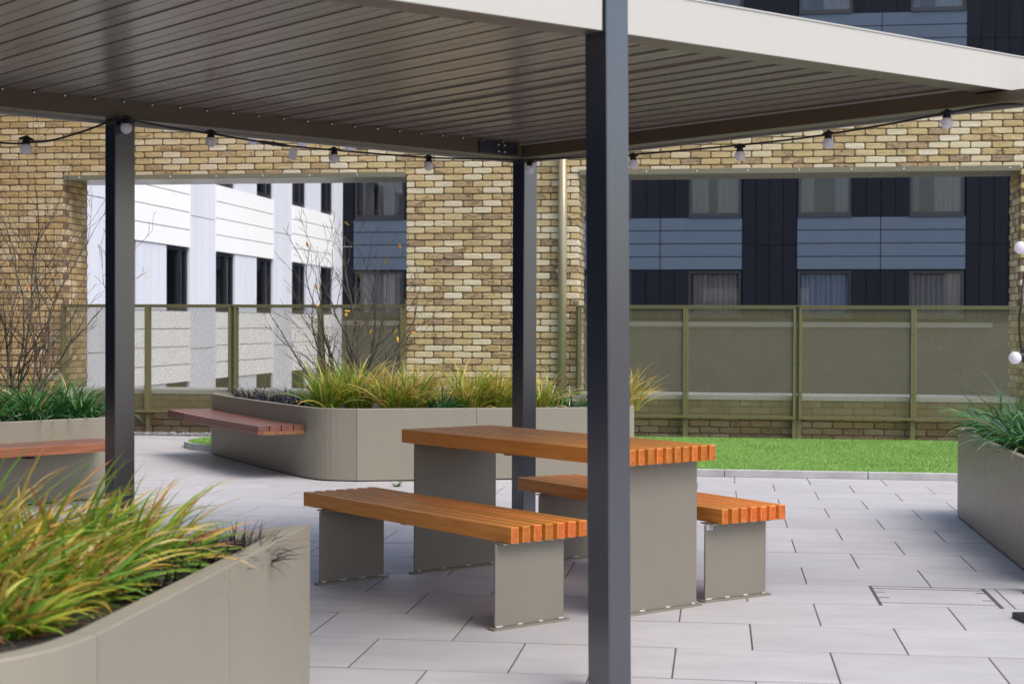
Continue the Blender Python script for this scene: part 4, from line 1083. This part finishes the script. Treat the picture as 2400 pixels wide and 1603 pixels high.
# right planter
for k, (x, y, lab) in enumerate([(3.22, 10.15, 'strap-leaf clump at the far tip of the right planter'), (3.10, 9.55, 'strap-leaf clump spilling over the right planter side'), (3.02, 8.85, 'strap-leaf clump drooping over the right planter near the frame edge'), (3.35, 9.3, 'strap-leaf clump at the extreme right frame edge')]):
    clump('lily_turf', lab, 'plant', x, y, 0.54, 140, .50, 0.12, 0.95, 2.5, 0.0090, LIR, (3, 4, 4, 3, .6), M['green_blade'], 'strap-leaf plants', (-0.45, -0.1), 340 + k)
# foreground planter
fg = [(-1.20, 4.72, .44, 'blurred foreground plant with yellow-green blades leaning right across the dark post'), (-1.42, 4.60, .50, 'blurred green-gold foreground plant at the back of the planter'), (-1.48, 4.15, .46, 'blurred foreground plant with long blades at the left frame edge'),
      (-1.27, 4.28, .36, 'blurred foreground plant in the middle of the planter'), (-1.30, 3.85, .26, 'blurred low foreground plant above the rounded planter shoulder'), (-1.62, 4.60, .54, 'blurred tall straw-tipped foreground plant at the left frame edge behind the others')]
for k, (x, y, l_, lab) in enumerate(fg):
    clump('tufted_plant', lab, 'plant', x, y, 0.52, 290, l_ * 0.90, 0.13, 0.70, 1.10, 0.0098, HAK, (6, 5, 4, 2.5, 7, 3, 1.5), M['blade'], 'hakone grasses', (0.75, 0.1), 400 + k)
for k, (x, y, l_, lab) in enumerate([(-0.89, 4.98, .18, 'spiky black grass tuft nearest the sharp corner of the foreground planter'), (-0.98, 4.70, .18, 'black grass tuft behind the rim of the foreground planter'), (-1.03, 4.38, .17, 'black grass tuft under the green foreground grass')]):
    clump('black_tuft', lab, 'plant', x, y, 0.52, 340, l_ * 0.95, 0.10, 0.85, 1.4, 0.0040, MON, (1, 1, 1), M['dark_blade'], 'black mondo grasses', (0, 0), 430 + k)
# dry stems at the right
dry = []
r = random.Random(5)
for i in range(22):
    dry.append(((r.uniform(-.25, .25), r.uniform(-.25, .25), 0), r.uniform(0, 6.3), r.uniform(.25, .48), r.uniform(1.2, 1.5), r.uniform(0, .5), 0.0022, ((0.16, 0.08, 0.04), (0.30, 0.17, 0.10)), 0))
root = thing('dry_stems', 'thin dry brown flower stems above the right planter leaves', 'plant', (3.28, 9.9, 0.54))
put('stems', ribbon_mesh('stems', dry, M['blade']), root)
# weed in a paving joint
clump('weed', 'tiny green weed growing from a paving joint before the centre planter', 'weed', -0.915, 12.39, 0.0, 22, .07, 0.02, 0.7, .8, 0.007, [((0.10, 0.2, 0.03), (0.2, 0.3, 0.08))], (1,), M['blade'], None, (0, 0), 900)

# bare multi-stem shrubs
leaf_me = MB().add([(0, 0, 0), (0.016, 0.004, 0.02), (0.011, 0, 0.05), (0, 0.005, 0.066), (-0.011, 0, 0.05), (-0.016, 0.004, 0.02)], [(0, 1, 2, 3, 4, 5)]).mesh('leaf', M['leaf'])
def shrub(label, x, y, z, stems, hgt, seed, leaves, spreadx, leanx=0):
    r = random.Random(seed)
    root = thing('bare_shrub', label, 'shrub', (x, y, z), 0, 'bare multi-stem shrubs'); tips = []
    def grow(mb, p, d, ln, rad, lev):
        n = max(3, int(ln / 0.07)); pts = [p]; rs = [rad]; q = Vector(p); dd = Vector(d)
        for k in range(n):
            dd = (dd + Vector((r.gauss(0, .10), r.gauss(0, .10), r.gauss(0.035, .06)))).normalized()
            q = q + dd * (ln / n); pts.append(q.copy()); rs.append(rad * (1 - 0.78 * (k + 1) / n))
            if lev < 3 and k > 0 and r.random() < (0.50, 0.55, 0.45)[lev]:
                s = Vector((r.gauss(0, 1), r.gauss(0, .7), r.uniform(-.1, .7))).normalized()
                nd = (dd * 0.9 + s * 0.75).normalized()
                grow(mb, q.copy(), nd, ln * r.uniform(.22, .50) * (1 - .35 * k / n), rs[-1] * 0.62, lev + 1)
        tips.append(q.copy())
        mb.tube(pts, [max(v, 0.0017) for v in rs], 5 if lev < 2 else 3)
    for s in range(stems):
        a = r.uniform(0, 6.28); f = (s + .5) / stems * 2 - 1
        mb = MB(); d = Vector((f * spreadx + leanx + r.gauss(0, .08), r.gauss(0, .18), 1)).normalized()
        grow(mb, Vector((f * .13 + r.gauss(0, .03), r.gauss(0, .05), 0)), d, hgt * r.uniform(.75, 1.08) * (1 - .1 * abs(f)), r.uniform(0.010, 0.014), 0)
        mb.obj('stem', M['bark'], root, smooth=True)
    r.shuffle(tips)
    for q in [t for t in tips if t.z > hgt * .35][:leaves]:
        o = put('leaf', leaf_me, root, q); o.rotation_euler = (r.uniform(1.5, 3.2), r.uniform(-.6, .6), r.uniform(0, 6.3))
shrub('bare multi-stem shrub with a few orange leaves in the centre planter', -1.62, 14.55, 0.53, 11, 1.60, 31, 16, 0.62, 0.08)
shrub('bare multi-stem shrub in the left planter against the left brick pier', -3.86, 12.1, 0.53, 10, 1.95, 47, 5, 0.42, 0.02)
# fallen leaves on the lawn
for k, (u, n, lab) in enumerate([(-0.42, 14.2, 'fallen brown leaf on the lawn near the table end'), (1.35, 14.3, 'fallen tan leaf on the middle of the lawn')]):
    x, y = Wd(u, n); o = MB().add([(0, 0, 0), (0.02, 0.012, 0.012), (0.05, 0.0, 0.004), (0.02, -0.014, 0.010)], [(0, 1, 2, 3)]).obj('fallen_leaf', M['bark'], None, (x, y, 0.062), k)
    tag(o, lab, 'leaf', 'fallen leaves')
